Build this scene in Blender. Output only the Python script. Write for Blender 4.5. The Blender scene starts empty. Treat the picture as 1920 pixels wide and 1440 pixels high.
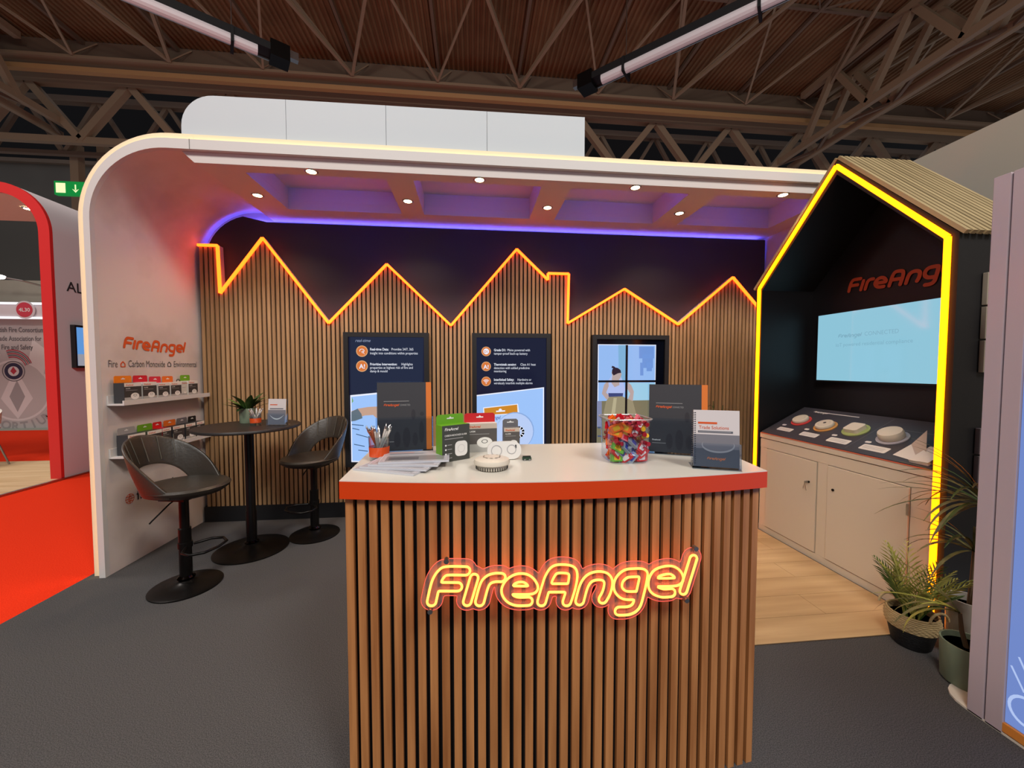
import bpy, bmesh, math, random
import numpy as np
from math import sin, cos, pi, radians as R
from mathutils import Vector, Matrix
random.seed(7)
S = bpy.context.scene
COL = S.collection

# ---------------------------------------------------------------- materials
def lin(c):
    if isinstance(c, (int, float)): c = (c, c, c)
    o = []
    for v in c[:3]:
        v = v/255.0
        o.append(v/12.92 if v <= 0.04045 else ((v+0.055)/1.055)**2.4)
    return (o[0], o[1], o[2], 1.0)
_M = {}
def M(name, col=(200, 200, 200), rough=.5, metal=0., emit=None, es=1., noise=None, bump=None, trans=0., ior=1.45, alpha=1., coat=0., spec=.5):
    if name in _M: return _M[name]
    m = bpy.data.materials.new(name); m.use_nodes = True
    nt = m.node_tree; b = nt.nodes['Principled BSDF']
    b.inputs['Base Color'].default_value = lin(col)
    b.inputs['Roughness'].default_value = rough
    b.inputs['Metallic'].default_value = metal
    b.inputs['Transmission Weight'].default_value = trans
    b.inputs['IOR'].default_value = ior
    b.inputs['Alpha'].default_value = alpha
    b.inputs['Coat Weight'].default_value = coat
    b.inputs['Specular IOR Level'].default_value = spec
    if emit is not None:
        e = lin(emit) if max(emit[:3]) > 1.001 else (*emit[:3], 1)
        b.inputs['Emission Color'].default_value = e
        b.inputs['Emission Strength'].default_value = es
    tc = nt.nodes.new('ShaderNodeTexCoord')
    if noise:   # (scale or (sx,sy,sz), second colour, low, high)
        sc, c2 = noise[0], noise[1]; lo = noise[2] if len(noise) > 2 else .35; hi = noise[3] if len(noise) > 3 else .65
        mp = nt.nodes.new('ShaderNodeMapping'); n = nt.nodes.new('ShaderNodeTexNoise')
        n.inputs['Scale'].default_value = 1.; n.inputs['Detail'].default_value = 5.
        mp.inputs['Scale'].default_value = sc if isinstance(sc, tuple) else (sc, sc, sc)
        nt.links.new(tc.outputs['Object'], mp.inputs[0]); nt.links.new(mp.outputs[0], n.inputs[0])
        r = nt.nodes.new('ShaderNodeValToRGB')
        r.color_ramp.elements[0].position = lo; r.color_ramp.elements[1].position = hi
        r.color_ramp.elements[0].color = lin(col); r.color_ramp.elements[1].color = lin(c2)
        nt.links.new(n.outputs[0], r.inputs[0]); nt.links.new(r.outputs[0], b.inputs['Base Color'])
    if bump:
        sc, st = bump[0], bump[1]
        mp = nt.nodes.new('ShaderNodeMapping'); n = nt.nodes.new('ShaderNodeTexNoise')
        n.inputs['Scale'].default_value = 1.; n.inputs['Detail'].default_value = 3.
        mp.inputs['Scale'].default_value = sc if isinstance(sc, tuple) else (sc, sc, sc)
        nt.links.new(tc.outputs['Object'], mp.inputs[0]); nt.links.new(mp.outputs[0], n.inputs[0])
        bp = nt.nodes.new('ShaderNodeBump'); bp.inputs['Strength'].default_value = st; bp.inputs['Distance'].default_value = .01
        nt.links.new(n.outputs[0], bp.inputs['Height']); nt.links.new(bp.outputs[0], b.inputs['Normal'])
    _M[name] = m
    return m

def MT(name, tint=(245, 248, 250), gloss=.12, rough=.05, haze=0.):
    """thin clear plastic or glass: see-through with a fresnel sheen"""
    if name in _M: return _M[name]
    m = bpy.data.materials.new(name); m.use_nodes = True; nt = m.node_tree; nt.nodes.remove(nt.nodes['Principled BSDF']); out = nt.nodes['Material Output']
    t = nt.nodes.new('ShaderNodeBsdfTransparent'); t.inputs[0].default_value = lin(tint)
    g = nt.nodes.new('ShaderNodeBsdfGlossy'); g.inputs['Roughness'].default_value = rough
    lw = nt.nodes.new('ShaderNodeLayerWeight'); lw.inputs[0].default_value = gloss
    mx = nt.nodes.new('ShaderNodeMixShader'); nt.links.new(lw.outputs['Facing'], mx.inputs[0]); nt.links.new(t.outputs[0], mx.inputs[1]); nt.links.new(g.outputs[0], mx.inputs[2])
    last = mx
    if haze:   # frosted scatter inside the sheet
        tr = nt.nodes.new('ShaderNodeBsdfTranslucent'); df = nt.nodes.new('ShaderNodeBsdfDiffuse'); ad = nt.nodes.new('ShaderNodeMixShader'); ad.inputs[0].default_value = .5
        nt.links.new(tr.outputs[0], ad.inputs[1]); nt.links.new(df.outputs[0], ad.inputs[2])
        last = nt.nodes.new('ShaderNodeMixShader'); last.inputs[0].default_value = haze; nt.links.new(mx.outputs[0], last.inputs[1]); nt.links.new(ad.outputs[0], last.inputs[2])
    nt.links.new(last.outputs[0], out.inputs[0]); _M[name] = m
    return m

# ---------------------------------------------------------------- text
_T = {}
def text_geo(s, size=1., bold=0., align='LEFT', shear=0., space=1.):
    k = (s, bold, align, shear, space)
    if k not in _T:
        c = bpy.data.curves.new('lettering_source', 'FONT'); c.body = s; c.size = 1.; c.align_x = align; c.offset = bold
        c.resolution_u = 3; c.shear = shear; c.space_character = space; c.fill_mode = 'FRONT' if hasattr(c, 'fill_mode') else c.fill_mode
        o = bpy.data.objects.new('lettering_source', c)
        me = o.to_mesh(); vs = [tuple(v.co) for v in me.vertices]; fs = [tuple(p.vertices) for p in me.polygons]
        o.to_mesh_clear(); bpy.data.objects.remove(o); bpy.data.curves.remove(c)
        _T[k] = (vs, fs)
    vs, fs = _T[k]
    return [(v[0]*size, v[1]*size) for v in vs], fs

# ---------------------------------------------------------------- mesh builder
class Frame:
    """a flat local frame: origin + u (right) + v (up) -> world, n = out of the surface"""
    def __init__(s, o, u, v):
        s.o = Vector(o); s.u = Vector(u).normalized(); s.v = Vector(v).normalized(); s.n = s.u.cross(s.v)
    def __call__(s, a, b, d=0.): return tuple(s.o + s.u*a + s.v*b + s.n*d)

class MB:
    def __init__(s): s.v = []; s.f = []; s.m = []; s.mats = []
    def mi(s, m):
        if m not in s.mats: s.mats.append(m)
        return s.mats.index(m)
    def add(s, vs, fs, m):
        o = len(s.v); s.v += [tuple(v) for v in vs]; i = s.mi(m)
        for f in fs: s.f.append(tuple(a+o for a in f)); s.m.append(i)
        return s
    def box(s, x0, x1, y0, y1, z0, z1, m, mat=None):
        vs = [(x, y, z) for z in (z0, z1) for y in (y0, y1) for x in (x0, x1)]
        if mat is not None: vs = [tuple(mat @ Vector(v)) for v in vs]
        return s.add(vs, [(0, 2, 3, 1), (4, 5, 7, 6), (0, 1, 5, 4), (2, 6, 7, 3), (0, 4, 6, 2), (1, 3, 7, 5)], m)
    def bar(s, p, q, w, h, m, up=(0, 0, 1)):
        p, q = Vector(p), Vector(q); d = (q-p); L = d.length; d.normalize(); u = Vector(up)
        if abs(d.dot(u)) > .99: u = Vector((0, 1, 0))
        a = d.cross(u).normalized(); b = a.cross(d)
        vs = [tuple(c + a*i*w/2 + b*j*h/2) for c in (p, q) for j in (-1, 1) for i in (-1, 1)]
        return s.add(vs, [(0, 2, 3, 1), (4, 5, 7, 6), (0, 1, 5, 4), (2, 6, 7, 3), (0, 4, 6, 2), (1, 3, 7, 5)], m)
    def tube(s, pts, r, m, n=8, closed=False, cap=True):
        pts = [Vector(p) for p in pts]; N = len(pts); rings = []
        prev = None
        for i, p in enumerate(pts):
            if closed: d = pts[(i+1) % N]-pts[i-1]
            else: d = pts[min(i+1, N-1)]-pts[max(i-1, 0)]
            if d.length < 1e-9: d = Vector((0, 0, 1))
            d.normalize()
            if prev is None:
                a = d.cross(Vector((0, 0, 1)));
                if a.length < .05: a = d.cross(Vector((0, 1, 0)))
            else: a = prev - d*prev.dot(d)
            a.normalize(); prev = a; b = d.cross(a)
            rr = r[i] if isinstance(r, (list, tuple)) else r
            rings.append([p + (a*cos(2*pi*k/n) + b*sin(2*pi*k/n))*rr for k in range(n)])
        vs = [tuple(v) for ring in rings for v in ring]; fs = []
        for i in range(N if closed else N-1):
            j = (i+1) % N
            for k in range(n): fs.append((i*n+k, i*n+(k+1) % n, j*n+(k+1) % n, j*n+k))
        if not closed and cap: fs += [tuple(range(n))[::-1], tuple((N-1)*n+k for k in range(n))]
        return s.add(vs, fs, m)
    def lathe(s, prof, c, m, n=28, sx=1., sy=1., cap=True):
        """prof: list of (r,z)"""
        vs = []; fs = []
        for r, z in prof:
            for k in range(n): vs.append((c[0]+r*cos(2*pi*k/n)*sx, c[1]+r*sin(2*pi*k/n)*sy, c[2]+z))
        for i in range(len(prof)-1):
            for k in range(n): fs.append((i*n+k, i*n+(k+1) % n, (i+1)*n+(k+1) % n, (i+1)*n+k))
        if cap and prof[0][0] > 1e-6: fs.append(tuple(range(n))[::-1])
        if cap and prof[-1][0] > 1e-6: fs.append(tuple((len(prof)-1)*n+k for k in range(n)))
        return s.add(vs, fs, m)
    def prism(s, pts, fr, d0, d1, m, side=None):
        """polygon pts (a,b) in Frame fr, extruded between depths d0 and d1"""
        n = len(pts); vs = [fr(a, b, d1) for a, b in pts] + [fr(a, b, d0) for a, b in pts]
        s.add(vs, [tuple(range(n)), tuple(range(n, 2*n))[::-1]], m)
        s.add(vs, [(i, i+n, (i+1) % n+n, (i+1) % n) for i in range(n)], side or m)
        return s
    def poly(s, pts, fr, d, m): return s.add([fr(a, b, d) for a, b in pts], [tuple(range(len(pts)))], m)
    def rect(s, fr, a0, a1, b0, b1, d, m): return s.poly([(a0, b0), (a1, b0), (a1, b1), (a0, b1)], fr, d, m)
    def disc(s, fr, a, b, r, d, m, n=24, ry=None): return s.poly([(a+r*cos(2*pi*k/n), b+(ry or r)*sin(2*pi*k/n)) for k in range(n)], fr, d, m)
    def ring(s, fr, a, b, r0, r1, d, m, n=28, ry=1., t0=0., t1=2*pi):
        vs = []; full = abs(t1-t0-2*pi) < 1e-6; K = n if full else n+1
        for k in range(K):
            t = t0+(t1-t0)*k/n
            vs += [fr(a+r0*cos(t), b+r0*ry*sin(t), d), fr(a+r1*cos(t), b+r1*ry*sin(t), d)]
        fs = [(2*k, 2*k+1, (2*((k+1) % K))+1, 2*((k+1) % K)) for k in range(n)]
        return s.add(vs, fs, m)
    def text(s, t, fr, a, b, size, d, m, bold=0., align='LEFT', shear=0., sx=1., space=1.):
        vs, fs = text_geo(t, size, bold, align, shear, space)
        return s.add([fr(a+x*sx, b+y, d) for x, y in vs], fs, m)
    def sphere(s, c, r, m, n=12, k=8, sc=(1, 1, 1)):
        prof = [(r*sin(pi*i/k), -r*cos(pi*i/k)) for i in range(k+1)]
        vs = []; fs = []
        for rr, z in prof:
            for j in range(n): vs.append((c[0]+rr*cos(2*pi*j/n)*sc[0], c[1]+rr*sin(2*pi*j/n)*sc[1], c[2]+z*sc[2]))
        for i in range(k):
            for j in range(n): fs.append((i*n+j, i*n+(j+1) % n, (i+1)*n+(j+1) % n, (i+1)*n+j))
        return s.add(vs, fs, m)
    def rbox(s, fr, w, h, r, d0, d1, m, n=5):
        return s.prism(rrect(0, 0, w, h, r, n), fr, d0, d1, m)
    def build(s, name, parent=None, smooth=False, bevel=0., loc=None, weld=False):
        root = parent
        while root is not None and root.parent is not None: root = root.parent
        vs = s.v
        if root is not None:
            inv = Matrix.Translation(root.location) @ Matrix.Rotation(root.rotation_euler.z, 4, 'Z'); inv.invert()
            vs = [tuple(inv @ Vector(v)) for v in vs]; L = Vector((0, 0, 0))
        else:
            xs, ys, zs = zip(*vs); L = Vector(((min(xs)+max(xs))/2, (min(ys)+max(ys))/2, min(zs))) if loc is None else Vector(loc)
            vs = [(v[0]-L[0], v[1]-L[1], v[2]-L[2]) for v in vs]
        me = bpy.data.meshes.new(name); me.from_pydata(vs, [], s.f); me.validate(clean_customdata=False)
        for m in s.mats: me.materials.append(m)
        if len(me.polygons) == len(s.m): me.polygons.foreach_set('material_index', s.m)
        bm = bmesh.new(); bm.from_mesh(me)
        if weld or smooth: bmesh.ops.remove_doubles(bm, verts=bm.verts, dist=1e-5)
        bmesh.ops.recalc_face_normals(bm, faces=bm.faces)
        if smooth:
            for f in bm.faces: f.smooth = True
            for e in bm.edges:
                if len(e.link_faces) == 2 and e.calc_face_angle(0) > R(40): e.smooth = False
        bm.to_mesh(me); bm.free()
        o = bpy.data.objects.new(name, me); COL.objects.link(o); o.location = L
        if parent is not None: o.parent = parent
        if bevel:
            b = o.modifiers.new('edge', 'BEVEL'); b.width = bevel; b.segments = 2; b.limit_method = 'ANGLE'
        return o

def rrect(cx, cy, w, h, r, n=5):
    out = []
    for qx, qy, t0 in ((1, 1, 0), (-1, 1, pi/2), (-1, -1, pi), (1, -1, 3*pi/2)):
        for k in range(n+1):
            t = t0 + pi/2*k/n
            out.append((cx+qx*(w/2-r)+r*cos(t), cy+qy*(h/2-r)+r*sin(t)))
    return out

def thing(name, label, cat, loc=(0, 0, 0), rz=0., group=None):
    o = bpy.data.objects.new(name, None); COL.objects.link(o); o.location = loc; o.rotation_euler = (0, 0, rz)
    o.empty_display_size = .1; o['label'] = label; o['category'] = cat
    if group: o['group'] = group
    return o
def tag(o, label=None, cat=None, group=None, kind=None):
    if label: o['label'] = label
    if cat: o['category'] = cat
    if group: o['group'] = group
    if kind: o['kind'] = kind
    return o
def struct(o, label): return tag(o, label, 'structure', kind='structure')
def dup(root, loc, rz=0., label=None, tilt=None):
    r = root.copy(); COL.objects.link(r); r.location = loc
    r.rotation_euler = tilt if tilt is not None else (0, 0, rz)
    if label: r['label'] = label
    for ch in list(root.children):
        c = ch.copy(); COL.objects.link(c); c.parent = r
        for g in ch.children:
            d = g.copy(); COL.objects.link(d); d.parent = c
    return r
FX = lambda o: Frame(o, (1, 0, 0), (0, 0, 1))      # faces -Y (towards the entrance)
FL = lambda o: Frame(o, (0, 1, 0), (0, 0, 1))      # u = +Y, faces +X  (a wall on the low-x side)
FR = lambda o: Frame(o, (0, -1, 0), (0, 0, 1))     # u = -Y, faces -X  (a wall on the high-x side)

# ---------------------------------------------------------------- the logo, from pen strokes
LOGO = [
 [(-124, 813), (-114, 857), (-106, 879), (-94, 896), (-78, 903), (-24, 900)], [(-110, 857), (-48, 853)],
 [(1, 877), (-20, 806)],
 [(17, 804), (31, 853), (45, 870), (64, 875), (81, 874)],
 [(163, 796), (129, 798), (106, 810), (95, 833), (106, 856), (129, 869), (155, 867), (174, 850), (174, 831), (106, 834)],
 [(204, 792), (217, 837), (229, 870), (248, 890), (289, 887), (301, 871), (296, 833), (282, 787)], [(217, 834), (289, 830)],
 [(322, 787), (335, 833), (352, 856), (377, 863), (401, 858), (412, 841), (407, 811), (395, 788)],
 [(501, 793), (464, 797), (444, 817), (446, 844), (466, 863), (493, 866), (521, 863), (524, 849), (514, 800), (502, 761), (480, 747), (447, 747)],
 [(616, 795), (585, 796), (559, 810), (554, 835), (566, 859), (594, 868), (619, 866), (638, 850), (635, 830), (567, 831)],
 [(687, 900), (656, 799)]]
LETTER_OF = [0, 0, 1, 2, 3, 4, 4, 5, 6, 7, 8]
def smooth_path(p, n=6):
    if len(p) < 3: return p
    out = []
    for i in range(len(p)-1):
        p0 = p[max(i-1, 0)]; p1 = p[i]; p2 = p[i+1]; p3 = p[min(i+2, len(p)-1)]
        for k in range(n):
            t = k/n
            out.append(tuple(.5*((2*p1[j]) + (-p0[j]+p2[j])*t + (2*p0[j]-5*p1[j]+4*p2[j]-p3[j])*t*t + (-p0[j]+3*p1[j]-3*p2[j]+p3[j])*t**3) for j in (0, 1)))
    out.append(p[-1]); return out
LOGO_S = [smooth_path(s) for s in LOGO]
def sdf(strokes, X, Y):
    D = np.full(X.shape, 1e9)
    for s in strokes:
        for (ax, ay), (bx, by) in zip(s[:-1], s[1:]):
            dx, dy = bx-ax, by-ay; L = dx*dx+dy*dy
            t = np.clip(((X-ax)*dx+(Y-ay)*dy)/(L or 1), 0, 1)
            D = np.minimum(D, np.hypot(X-ax-t*dx, Y-ay-t*dy))
    return D
def contours(D, x0, y0, h, lev):
    """marching squares -> closed loops"""
    ny, nx = D.shape; V = D-lev; seg = {}
    def ip(a, b):
        va, vb = V[a[1], a[0]], V[b[1], b[0]]; t = va/(va-vb)
        return (x0+h*(a[0]+t*(b[0]-a[0])), y0+h*(a[1]+t*(b[1]-a[1])))
    ins = V < 0; pts = {}
    code = ins[:-1, :-1]*1+ins[:-1, 1:]*2+ins[1:, 1:]*4+ins[1:, :-1]*8
    tab = {1: [(3, 0)], 2: [(0, 1)], 3: [(3, 1)], 4: [(1, 2)], 5: [(3, 2), (1, 0)], 6: [(0, 2)], 7: [(3, 2)], 8: [(2, 3)], 9: [(2, 0)], 10: [(0, 3), (2, 1)], 11: [(2, 1)], 12: [(1, 3)], 13: [(1, 0)], 14: [(0, 3)]}
    for j, i in zip(*np.nonzero((code > 0) & (code < 15))):
        c = {0: ((i, j), (i+1, j)), 1: ((i+1, j), (i+1, j+1)), 2: ((i, j+1), (i+1, j+1)), 3: ((i, j), (i, j+1))}
        for a, b in tab[int(code[j, i])]:
            seg[c[a]] = c[b]
            for e in (c[a], c[b]):
                if e not in pts: pts[e] = ip(*e)
    loops = []
    while seg:
        k = next(iter(seg)); lp = []
        while k in seg: lp.append(pts[k]); k = seg.pop(k)
        if len(lp) > 5: loops.append(lp)
    return loops
def relax(lp, it=2):
    for _ in range(it): lp = [((lp[i-1][0]+2*lp[i][0]+lp[(i+1) % len(lp)][0])/4, (lp[i-1][1]+2*lp[i][1]+lp[(i+1) % len(lp)][1])/4) for i in range(len(lp))]
    return lp
_gx, _gy = np.meshgrid(np.arange(-190, 760, 2.0), np.arange(680, 970, 2.0))
_DL = sdf(LOGO_S, _gx, _gy)
def fill_loops(loops):
    c = bpy.data.curves.new('fill', 'CURVE'); c.dimensions = '2D'; c.fill_mode = 'BOTH'
    for lp in loops:
        sp = c.splines.new('POLY'); sp.points.add(len(lp)-1)
        for i, p in enumerate(lp): sp.points[i].co = (p[0], p[1], 0, 1)
        sp.use_cyclic_u = True
    o = bpy.data.objects.new('fill', c); me = o.to_mesh()
    r = [tuple(v.co)[:2] for v in me.vertices], [tuple(p.vertices) for p in me.polygons]
    o.to_mesh_clear(); bpy.data.objects.remove(o); bpy.data.curves.remove(c)
    return r
_flat = fill_loops([relax(l, 1)[::2] for l in contours(_DL, -190, 680, 2.0, 13.5)])
def logo_flat(mb, fr, a, b, width, d, m, depth=0.):
    """flat logo: a,b = left baseline corner, width of the whole word"""
    k = width/835.
    vs = [fr(a+(x+138)*k, b+(y-792)*k, d) for x, y in _flat[0]]
    mb.add(vs, _flat[1], m)
# measured point of the photograph -> point on a plane of the place
_yw, _pt = R(5.8), R(2.4)
_fw = Vector((sin(_yw)*cos(_pt), cos(_yw)*cos(_pt), -sin(_pt))); _rt = Vector((cos(_yw), -sin(_yw), 0)); _up = _rt.cross(_fw)
def at(px, py, ax, val):
    d = _rt*((px-960)/720.)+_up*((720-py)/720.)+_fw; i = 'xyz'.index(ax); c = Vector((0, 0, 1.5)); t = (val-c[i])/d[i]
    return c+d*t
def axz(px, py, y): p = at(px, py, 'y', y); return (p.x, p.z)
def ayz(px, py, x): p = at(px, py, 'x', x); return (p.y, p.z)
# ---------------------------------------------------------------- palette
white = M('white_paint', (205, 201, 196), .55, bump=(30, .05))
white_wall = M('white_matt_wall', (205, 196, 190), .7)
cream = M('cream_rim', (232, 216, 182), .6)
black = M('black_paint', (16, 16, 18), .55)
black_m = M('black_metal', (22, 20, 19), .32, metal=.6)
navy = M('navy_panel', (40, 36, 46), .6)
dark_back = M('black_felt_backing', (10, 9, 9), .9)
wood = M('oak_slat_wall', (136, 104, 70), .55, noise=((28, 28, 1.3), (172, 136, 96), .3, .7))
wood_c = M('oak_slat_counter', (140, 86, 44), .5, noise=((26, 26, 1.6), (186, 126, 74), .3, .7), bump=((120, 120, 4), .15))
wood_r = M('oak_slat_roof', (140, 122, 88), .55, noise=((30, 1.5, 1.5), (172, 152, 112)))
carpet_d = M('charcoal_carpet', (62, 61, 62), .95, noise=(260, (98, 96, 95)), bump=(400, .6), spec=.1)
carpet_r = M('red_carpet', (222, 44, 16), .95, noise=(160, (236, 62, 28)), bump=(300, .4), spec=.1)
orange = M('orange_laminate', (204, 60, 8), .35)
laminate = M('white_laminate', (208, 202, 190), .22)
leather = M('dark_brown_leather', (50, 44, 37), .38, bump=(60, .12))
glass = MT('clear_glass', (240, 244, 246), .22)
acrylic = MT('clear_acrylic', (244, 248, 252), .14)
neon_o = M('neon_orange', (255, 120, 20), .5, emit=(1., .082, .005), es=6.6)
neon_y = M('neon_yellow', (255, 200, 20), .5, emit=(1., .185, .001), es=4.6)
neon_s = M('neon_sign_tube', (255, 200, 60), .5, emit=(1., .19, .035), es=4.6)
led_blue = M('led_blue', (60, 60, 255), .5, emit=(.09, .08, 1.), es=34.)
led_warm = M('led_warm', (255, 220, 160), .5, emit=(1., .66, .30), es=12.)
lamp_w = M('spot_lamp', (255, 220, 160), .5, emit=(1., .75, .38), es=30.)
steel = M('brushed_steel', (170, 170, 170), .3, metal=1.)
truss_m = M('brown_painted_steel', (166, 140, 112), .6)
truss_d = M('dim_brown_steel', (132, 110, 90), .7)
roof_m = M('brown_roof_deck', (150, 112, 76), .8, noise=(.6, (128, 94, 62)))
dark_wall = M('dark_hall_wall', (30, 27, 25), .9)
grey_wall = M('grey_hall_wall', (120, 112, 100), .9)
grey_txt = M('grey_print', (96, 90, 88), .6)
dark_txt = M('dark_print', (44, 42, 44), .6)
white_txt = M('white_print', (226, 224, 218), .6)
logo_o = M('orange_print', (206, 84, 34), .55)
leaf = M('leaf_green', (52, 84, 32), .5, noise=(20, (86, 112, 50)))
leaf_d = M('leaf_dark_green', (30, 52, 24), .45, noise=(20, (60, 80, 34)))
soil = M('potting_soil', (38, 28, 22), .95)
sage = M('sage_ceramic', (118, 130, 108), .5)
grey_card = M('dark_grey_card', (58, 57, 60), .45)
# ---------------------------------------------------------------- floors
b = MB(); b.box(-2.76, 2.15, -3, 4.12, -.05, 0, carpet_d)
b.box(2.15, 2.75, 1.3, 4.12, -.05, 0, carpet_d)
struct(b.build('floor'), 'charcoal carpet tile floor of the exhibition stand')
b = MB(); b.box(-14, -2.76, -4, 16, -.05, 0, carpet_r); b.box(-2.76, 12, 4.12, 16, -.05, 0, carpet_r)
struct(b.build('floor'), 'red aisle carpet beside the stand')
# oak plank floor behind the counter
plank_m = M('oak_plank_floor', (166, 138, 98), .5, noise=((1.2, 14, 1), (194, 166, 124), .25, .75))
b = MB(); yy = 1.87; k = 0
while yy < 3.98:
    y1 = min(yy+.2, 3.98); xx = .2 - (k*.47 % 1.1)
    while xx < 2.63:
        x0, x1 = max(xx, .2), min(xx+1.2, 2.63)
        if x1 > x0: b.box(x0+.0012, x1-.0012, yy+.0012, y1-.0012, 0, .006, plank_m)
        xx += 1.2
    yy += .2; k += 1
b.box(.2, 2.63, 1.87, 3.98, 0, .003, M('plank_joint', (96, 70, 46), .8))
tag(b.build('plank_floor'), 'light oak plank flooring laid behind the counter up to the kiosk cabinet', 'flooring', kind='structure')
b = MB(); pts = rrect(2.65, 1.04, 1.0, 1.0, .12)
b.prism([(p[0], p[1]) for p in pts], Frame((0, 0, 0), (1, 0, 0), (0, 1, 0)), -.02, .008, M('white_floor_tile', (214, 206, 192), .35))
b.box(2.155, 6, -3, 1.2, -.02, .006, M('white_floor_tile'))
struct(b.build('floor'), 'white platform floor of the neighbouring stand with a rounded corner')

# ---------------------------------------------------------------- stand shell
def arc(cx, cz, r, t0, t1, n=14): return [(cx+r*cos(t0+(t1-t0)*k/n), cz+r*sin(t0+(t1-t0)*k/n)) for k in range(n+1)]
XI, ZI = -2.62, 3.03
def shell_path(off, xe, offz=None):      # offset outwards from the inner surface
    rx = .50+off; rz = .50+(off if offz is None else offz)
    return [(XI-off, 0)] + [(XI+.50+rx*cos(pi-pi/2*k/18), ZI-.50+rz*sin(pi-pi/2*k/18)) for k in range(19)] + [(xe, ZI-.50+rz)]
def band(mb, off0, off1, y0, y1, m, xe=3.3, z0=None, z1=None):
    a, c = shell_path(off0, xe, z0), shell_path(off1, xe, z1); n = len(a)
    vs = [(p[0], y, p[1]) for y in (y0, y1) for q in (a, c) for p in q]
    fs = []
    for i in range(n-1):
        A, B, Cc, D = i, n+i, 2*n+i, 3*n+i
        fs += [(A, A+1, B+1, B), (Cc, D, D+1, Cc+1), (A, Cc, Cc+1, A+1), (B, B+1, D+1, D)]
    fs += [(0, n, 3*n, 2*n), (n-1, 3*n-1, 4*n-1, 2*n-1)]
    mb.add(vs, fs, m)
left_w = M('white_wall_print', (212, 200, 192), .6, noise=(1.3, (194, 180, 172), .5, .62))
b = MB(); band(b, 0, .10, 3.0004, 4.14, left_w, -1.96, 0, .12)
sh = struct(b.build('wall_left', smooth=True), 'white portal wall curving up into the stand roof')
b = MB(); band(b, .018, .10, 2.9985, 3.0, cream, -1.96, .03, .12)
b.build('glowing_rim', parent=sh, smooth=True)
MB().box(-1.96, 3.3, 3.0, 3.03, ZI, ZI+.12, cream).build('glowing_rim', parent=sh)
b = MB(); band(b, 0.0, .04, 2.965, 2.985, white, 3.3, 0, .068)
fr = struct(b.build('trim_1', smooth=True), 'white front fascia following the rounded portal edge')
b = MB(); band(b, 0.0, .018, 2.985, 3.0, white, 3.3, 0, .03); b.build('spacer', parent=fr, smooth=True)
MB().box(-1.967, -1.963, 2.963, 2.966, ZI, ZI+.068, M('joint', (120, 115, 110))).build('panel_joint', parent=fr)
b = MB(); band(b, .024, .031, 2.987, 2.996, led_warm, 3.25, .050, .057)
ld = b.build('edge_led', smooth=True); tag(ld, 'warm LED line glowing around the rounded white portal edge', 'led strip')
# ceiling box with four coffers
pinkw = M('ceiling_white', (206, 198, 192), .6)
ZC, ZR = 2.955, 3.15
CX = [(-1.68, -.66), (-.455, .555), (.80, 1.81), (2.07, 3.07)]; CY = (3.11, 3.78)
b = MB()
xs = [-1.96]+[v for c in CX for v in c]+[3.28]
b.box(-1.96, 3.28, 3.0, CY[0], ZC, ZI-.001, pinkw); b.box(-1.96, 3.28, CY[1], 4.10, ZC, ZI-.001, pinkw)
for i in range(0, len(xs), 2): b.box(xs[i], xs[i+1], CY[0], CY[1], ZC, ZI-.001, pinkw)
b.prism([(-2.04, ZI-.001), (-1.96, ZC), (-1.96, ZI-.001)], Frame((0, 3.0, 0), (1, 0, 0), (0, 0, 1)), -1.10, 0, pinkw)
ceil = struct(b.build('ceiling'), 'white stand ceiling with four rectangular coffers and spotlights')
b = MB()
for x0, x1 in CX:
    t = .03
    b.box(x0-t, x1+t, CY[0]-t, CY[1]+t, ZR, ZR+t, pinkw)
    b.box(x0-t, x0, CY[0]-t, CY[1]+t, ZI-.0005, ZR, pinkw); b.box(x1, x1+t, CY[0]-t, CY[1]+t, ZI-.0005, ZR, pinkw)
    b.box(x0, x1, CY[0]-t, CY[0], ZI-.0005, ZR, pinkw); b.box(x0, x1, CY[1], CY[1]+t, ZI-.0005, ZR, pinkw)
b.build('coffer', parent=ceil)
b = MB()
for x0, x1 in CX: b.box(x0+.2, x1-.2, CY[0]+.004, CY[0]+.014, ZC+.035, ZC+.045, led_blue)
b.build('coffer_led', parent=ceil)
# back wall, navy panel with a rounded corner, blue LED behind its edge
struct(MB().box(-2.62, 3.28, 4.10, 4.14, 0, 3.05, white_wall).build('wall_back'), 'white back wall of the stand behind the navy panel')
fb = FX((0, 4.06, 0))
cp = [(-2.565, .15), (3.25, .15), (3.25, 2.925), (-2.0, 2.925)] + [(-2.565+.46+.46*cos(t), 2.985-.46+.46*sin(t)) for t in [pi/2+.25+(pi/2-.25)*k/10 for k in range(11)]]
navy_o = tag(MB().prism(cp, fb, 0, .02, navy).build('navy_wall_panel'), 'dark navy panel above the oak skyline with a rounded top corner and blue glow', 'wall panel')
for x in (-.9, .62, 2.05): pass
b = MB(); b.tube([(-2.54+.46+.46*cos(t), 4.085, 2.5+.46*sin(t)*.96) for t in [pi-.35-(pi/2-.35)*k/8 for k in range(9)]] + [(-1.9, 4.085, 2.915), (3.2, 4.085, 2.915)], .006, led_blue, 6)
b.build('blue_led_strip', parent=navy_o)
struct(MB().box(3.28, 3.34, 3.37, 4.14, 0, 2.955, white_wall).build('wall_right'), 'white side wall panel between the skyline and the kiosk')
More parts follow.
